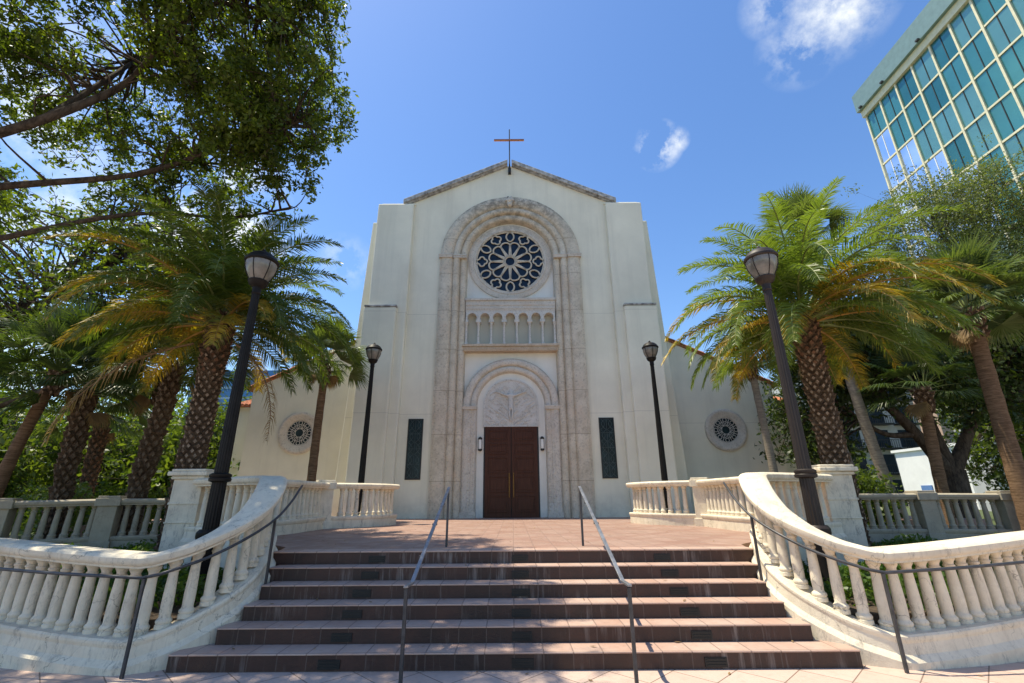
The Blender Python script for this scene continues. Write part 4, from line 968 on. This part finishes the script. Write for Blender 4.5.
# ------------------------------------------------------------------ low planting
def patch(name, label, pts_fn, n, size, hgt, mat, seed, kind='stuff', z=.42):
    rg = np.random.default_rng(seed); P = []
    while len(P) < n:
        x, y = pts_fn(rg)
        P.append((x, y, z+hgt*(.35+.65*(.5+.5*math.sin(x*3.1+seed)*math.cos(y*2.7)))*rg.uniform(0,1)**.6))
    o = leafmesh(name, leafquads(np.array(P), size, rg), 4, mat); o['kind'] = kind; o['label'] = label; o['category'] = 'plants'; return o
def bed(s):
    def f(rg):
        while True:
            x = rg.uniform(3.9, 11.5); y = rg.uniform(6.0, 11.7)
            lo = 6.05+max(0, x-5.2)*.26 if x > 4.3 else 6.3
            if y > lo and not (x < 6.6 and y > 7.75+.2*(x-4)) and not (x < 4.1 and y > 6.9): return s*x, y
    return f
patch('ground_cover', 'bright low ground cover filling the bed behind the left balustrade', bed(-1), 26000, .050, .42, L_shr, 91)
patch('ground_cover', 'bright low ground cover filling the bed behind the right balustrade', bed(1), 26000, .050, .42, L_shr, 92)
rg = np.random.default_rng(95); FL = []
for k in range(900):
    x = rg.uniform(-9, 9); y = rg.uniform(4.6, 17.5)
    if y < 5.5: z = .006
    elif y < 7.1:
        if abs(x) > 3.1: continue
        i = max(i for i in range(6) if SY[i] <= y) if y >= SY[0] else -1
        z = .165*(i+1)+.008
    else:
        if abs(x) > (3.3 if y < 8.6 else 4.7): continue
        z = PZ+.010
    if rg.uniform() > .35+.5*(x < 1): continue
    a = rg.uniform(0, 2*PI); l = rg.uniform(.02,.045); w_ = l*.4; ca, sa = math.cos(a), math.sin(a)
    FL += [(x-ca*l,y-sa*l,z),(x+sa*w_,y-ca*w_,z+.004),(x+ca*l,y+sa*l,z+.008),(x-sa*w_,y+ca*w_,z+.003)]
o = leafmesh('fallen_leaves', np.array(FL), 4, L_dead); o['kind'] = 'stuff'; o['label'] = 'small dry leaves scattered on the steps, terrace and pavement'; o['category'] = 'leaves'
def shrub(x, y, r_b, h, lab, mat, seed, z=.45):
    rg = np.random.default_rng(seed); t = thing('shrub', lab, 'shrub', (x,y,z), 'shrubs behind the garden balustrades'); g = MB(); L = []
    for k in range(9):
        a = rg.uniform(0, 2*PI); e = (x+math.cos(a)*r_b*.6, y+math.sin(a)*r_b*.6, z+h*rg.uniform(.6,.95)); g.tube([(x,y,z),((x+e[0])/2,(y+e[1])/2,z+h*.5),e], [.025,.018,.008], 5)
    g.build('stem', M_bark_oak, t)
    n = 2600; d = rg.normal(size=(n,3)); d /= np.linalg.norm(d, axis=1)[:,None]; rr = rg.uniform(.3,1,(n,1))**.5
    Cn = np.array((x,y,z+h*.55))+d*rr*np.array((r_b,r_b,h*.5))*(1+.25*np.sin(d[:,:1]*7+d[:,1:2]*5)); leafmesh('foliage', leafquads(Cn, .075, rg), 4, mat, t, (x,y,z))
for i, (x, y, rb, h, lab, m_) in enumerate([(-9.0,13.6,.9,1.7,'dark shrub behind the left garden balustrade beside the date palm trunk',L_oak2),(-11.4,14.2,1.0,1.7,'rounded shrub between the smooth and the rough left palms',L_oak),(-13.8,15.0,1.1,1.6,'leafy shrub in the gap of the left palm group',L_bgl),(10.2,13.8,.7,1.9,'sunlit shrub beside the twin pale trunks on the right',L_bgl),(-17,18,1.6,1.8,'broad shrub behind the leftmost palm',L_oak)]):
    shrub(x, y, rb, h, lab, m_, 100+i)

# ------------------------------------------------------------------ glass tower, right
M_mull = simple('tower_mullion', (.66,.61,.42), .5, 0, .1, 3, 0)
M_fasc = simple('tower_fascia', (.20,.29,.26), .35, .4, .1, 2, 0)
def tglass(name, col, metal, rough):
    m, t, b, g = new_mat(name); t.links.new(mix(t, noise(t, g, .25, 3), tuple(c*.75 for c in col), tuple(c*1.2 for c in col)), b.inputs['Base Color'])
    b.inputs['Metallic'].default_value = metal; b.inputs['Roughness'].default_value = rough; return m
M_tg = tglass('tower_glass_teal', (.07,.27,.28), .5, .08)
M_tg3 = tglass('tower_glass_pale', (.14,.34,.33), .55, .12)
M_tg4 = tglass('tower_glass_dark', (.04,.19,.21), .5, .06)
M_tg2 = tglass('tower_glass_sky_reflection', (.80,.88,.98), 1.0, .05)  # same glass, with the sky's reflection put into a paler mirror colour
M_mulw = simple('tower_mullion_sky_reflection', (.80,.80,.78), .5, 0, .08, 3, 0)  # pane bars whitened to go with the painted sky reflection
tw = thing('glass_tower', 'tall teal glass office tower with pale mullions rising at the top right', 'building', (44.7,45,0))
ZT = 46.7; cw = 2.36; rh = 3.75; ncol = 17; nrow = 13
def TX(k, o=0): y = 45-k; return (44.7-.03*k+o, y)
def tbox(g, k0, k1, z0, z1, o0, o1, m=0):
    a = TX(k0); b = TX(k1); g.hexa([(a[0]+o0,a[1],z0),(b[0]+o0,b[1],z0),(b[0]+o1,b[1],z0),(a[0]+o1,a[1],z0),(a[0]+o0,a[1],z1),(b[0]+o0,b[1],z1),(b[0]+o1,b[1],z1),(a[0]+o1,a[1],z1)], m)
g = MB(); Lw = ncol*cw+.2; tbox(g, 0, Lw, 0, ZT, .12, 22); g.build('wall', M_fasc, tw)
g = MB(); tbox(g, -.3, Lw+.3, ZT+.9, 50.2, -.75, 22.5); tbox(g, -.1, Lw, 50.2, 50.9, 2, 20); g.build('parapet', M_fasc, tw)
g = MB(); tbox(g, -.15, Lw+.15, ZT-.05, ZT+.9, -.35, 22); g.build('cornice', M_mull, tw)
g = MB()
for i in range(ncol+1): tbox(g, i*cw, i*cw+.19, 0, ZT-.05, -.16, .15)
for j in range(1, nrow+1): tbox(g, 0, Lw, ZT-j*rh-.10, ZT-j*rh+.10, -.10, .13)
g.build('mullion_grid', M_mull, tw)
cnt = 0
for j in range(6):
    for i in range(16):
        z1 = ZT-j*rh-.11; z0 = ZT-(j+1)*rh+.11; k0 = i*cw+.19; k1 = (i+1)*cw
        ref = j >= [1,2,3,4,6,6,4,3,3,2][min(i,9)]  # panes picked by hand to carry the painted sky reflection
        g = MB(); tbox(g, k0, k1, z0, z1, 0.0, .1, 0)
        tbox(g, (k0+k1)/2-.035, (k0+k1)/2+.035, z0, z1, -.05, 0, 1)
        g.build('window', [M_tg2 if ref else rnd.choice((M_tg, M_tg, M_tg3, M_tg4)), M_mulw if ref else M_dark], tw); cnt += 1
for k in (9.2, 4.0, .4):
    g = MB(); tbox(g, k, k+.35, ZT+.9, ZT+1.1, -1.0, -.72); g.build('floodlight', M_dark, tw)
# ------------------------------------------------------------------ buildings behind the right garden
M_bw = simple('render_white', (.78,.77,.74), .8, 0, .06, 1, .1); M_bg = simple('render_grey', (.42,.43,.43), .85, 0, .08, 1, .1)
M_win = simple('window_dark', (.02,.03,.045), .15, 0, .4, 1, 0, .6)
b1 = thing('apartment_block', 'grey apartment block with stacked dark balconies behind the right trees', 'building', (47,58,0))
g = MB(); g.box(36.5,51.5,58,75,0,16.5); g.box(36.3,51.7,57.8,58,15.9,16.7); g.build('wall', M_bg, b1)
for fl in range(5):
    for k in range(4):
        x = 37.7+k*3.6; z = 1.4+fl*3.0
        g = MB(); g.box(x,x+2.3,57.93,58.02,z,z+2.1); g.build('window', M_win, b1)
        g = MB(); g.box(x-.3,x+2.6,56.9,58,z-.35,z-.15); 
        for q in range(11): g.box(x-.25+q*.27,x-.21+q*.27,56.93,56.97,z-.15,z+.75)
        g.box(x-.3,x+2.6,56.9,56.98,z+.75,z+.82); g.build('balcony', M_dark, b1)
b2 = thing('white_building', 'long white walled building in bright sun behind the right oak', 'building', (41,38,0))
g = MB(); g.box(40,52,38,49,0,5.9); g.box(39.8,52,37.8,49.2,5.9,6.15); g.build('wall', M_bw, b2)
g = MB(); g.box(39.88,40,44.2,44.6,.5,5.8); g.box(39.88,40,41.2,41.5,.5,5.8); g.build('pilaster', M_bg, b2)
g = MB(); g.box(39.9,39.99,45.6,46.8,1.2,2.6); g.build('notice_board', simple('board_blue', (.10,.20,.42), .6), b2)
b3 = thing('concrete_hall', 'grey concrete hall with a round dark emblem on its blank wall', 'building', (43,36,0))
g = MB(); g.box(36.6,48,36,37.9,0,6.6); g.box(36.4,48.2,35.8,38,6.6,7.0); g.build('wall', M_bg, b3)
g = MB(); rows = [[(37.9+r*math.cos(2*PI*i/24), 35.95, 4.3+r*math.sin(2*PI*i/24)) for i in range(24)] for r in (.5,.34)]; g.grid(rows, close_v=True); g.ngon([(37.9+.24*math.cos(2*PI*i/24), 35.94, 4.3+.24*math.sin(2*PI*i/24)) for i in range(24)]); g.box(37.87,37.93,35.93,35.96,3.85,4.75)
g.build('emblem', M_dark, b3)
b4 = thing('office_block', 'tan office block with dark blue window bands at the right edge above the oak', 'building', (66,62,0))
g = MB(); g.box(56,90,60,80,0,30); g.build('wall', simple('render_tan', (.48,.36,.30), .85), b4)
for fl in range(7):
    g = MB(); g.box(56.6,89,59.93,60.02,3+fl*3.8,5.2+fl*3.8); g.build('window_band', M_win, b4)
# left background
b5 = thing('glass_office', 'blue glass office tower glimpsed between the left palms', 'building', (-44,80,0))
g = MB(); g.box(-58,-40.5,80,98,0,24); g.build('wall', simple('office_blue', (.06,.16,.30), .15, .3, .1, 1, 0), b5)
for fl in range(12):
    g = MB(); g.box(-58.1,-40.4,79.9,80,1.6+fl*1.9,2.0+fl*1.9); g.build('floor_band', simple('band_%s' % 'pale', (.30,.42,.52), .4) if fl == 0 else bpy.data.materials['band_pale'], b5)
b6 = thing('pink_roof_house', 'small white house with a pink tiled roof beyond the left wing', 'house', (-24,36,0))
g = MB(); g.box(-27,-21.5,36,44,0,4.3); g.build('wall', M_bw, b6)
g = MB(); g.hexa([(-27.4,35.6,4.3),(-21.1,35.6,4.3),(-21.1,44.4,4.3),(-27.4,44.4,4.3),(-26.4,39,5.9),(-22,39,5.9),(-22,41,5.9),(-26.4,41,5.9)]); g.build('roof', simple('roof_pink', (.50,.24,.19), .8, 0, .3, 6, .3), b6)
for k in range(3):
    g = MB(); g.box(-26.4+k*1.8,-25.5+k*1.8,35.93,36.02,1.6,3.1); g.build('window', M_win, b6)
b7 = thing('brick_building', 'low brown building with dark openings behind the parked cars', 'building', (-46,48,0))
g = MB(); g.box(-60,-34,48,58,0,5.2); g.box(-60.3,-33.7,47.6,48,4.6,5.4); g.build('wall', simple('render_brown', (.20,.115,.075), .9), b7)
for k in range(7):
    g = MB(); g.box(-58.5+k*3.5,-56.6+k*3.5,47.9,48.02,.6,3.6); g.build('opening', M_win, b7)

# ------------------------------------------------------------------ parked cars on the left
def car(x, y, z, rot, col, label):
    t = thing('parked_car', label, 'car', (x,y,z), 'parked cars behind the left garden'); t.rotation_euler = (0,0,rot)
    mb = simple('car_paint_'+('white' if col[0] > .6 and col[1] > .5 else 'red' if col[1] < .1 else 'silver'), col, .25, .1, .05, 2, 0, .6)
    def add(g, name, mat, par=None, **k):
        me = bpy.data.meshes.new(name); me.from_pydata(g.v, [], g.f); me.materials.append(mat); me.polygons.foreach_set('use_smooth', [False]*len(me.polygons)); me.update()
        o = bpy.data.objects.new(name, me); C.objects.link(o); o.parent = par or t
        b = o.modifiers.new('bevel', 'BEVEL'); b.width = k.get('bv', .04); b.segments = 2; return o
    side = [(-2.2,.35),(-2.25,.7),(-2.1,.92),(-1.5,.98),(-.75,1.42),(.55,1.45),(1.25,1.0),(2.05,.88),(2.25,.62),(2.2,.35)]
    g = MB(); rows = []
    for yy, k in ((-.86,0),(-.82,1),(.82,1),(.86,0)):
        rows.append([(a, yy*(.84 if b > 1.1 else 1), b) for a, b in side])
    g.grid(rows, close_v=True); g.ngon(rows[0]); g.ngon(rows[-1][::-1]); add(g, 'body', mb)
    for sg in (-1, 1):
        g = MB(); g.hexa([(-1.2,sg*.80,1.04),(1.0,sg*.80,1.04),(1.0,sg*.84,1.04),(-1.2,sg*.84,1.04),(-.72,sg*.715,1.38),(.48,sg*.715,1.38),(.48,sg*.755,1.38),(-.72,sg*.755,1.38)]); add(g, 'side_window', M_win, bv=.01)
        for xx in (-1.4, 1.4):
            g = MB(); n = 18
            rows = [[(xx+r*math.cos(2*PI*i/n), sg*yy, .33+r*math.sin(2*PI*i/n)) for i in range(n)] for r, yy in ((.33,.68),(.33,.88),(.20,.885))]
            g.grid(rows, close_v=True); g.ngon(rows[-1]); g.ngon(rows[0]); add(g, 'wheel', M_dark, bv=.01)
    g = MB(); g.quad((.62,-.70,1.43),(1.20,-.76,1.04),(1.20,.76,1.04),(.62,.70,1.43)); add(g, 'windscreen', M_win, bv=.001).location = (.02,0,.02)
    for sg in (-1, 1):
        g = MB(); g.box(2.16,2.25,sg*.62-.16,sg*.62+.16,.62,.78); add(g, 'headlight', M_globe, bv=.02)
car(-30.5,31.5,.5,.25,(.75,.75,.74),'white parked car seen above the far end of the left balustrade')
car(-26.6,33.5,.5,.2,(.35,.03,.025),'red parked car beside the white one behind the left balustrade')
car(-35.5,34,.5,.2,(.40,.42,.44),'silver parked car behind the white one at the left edge')
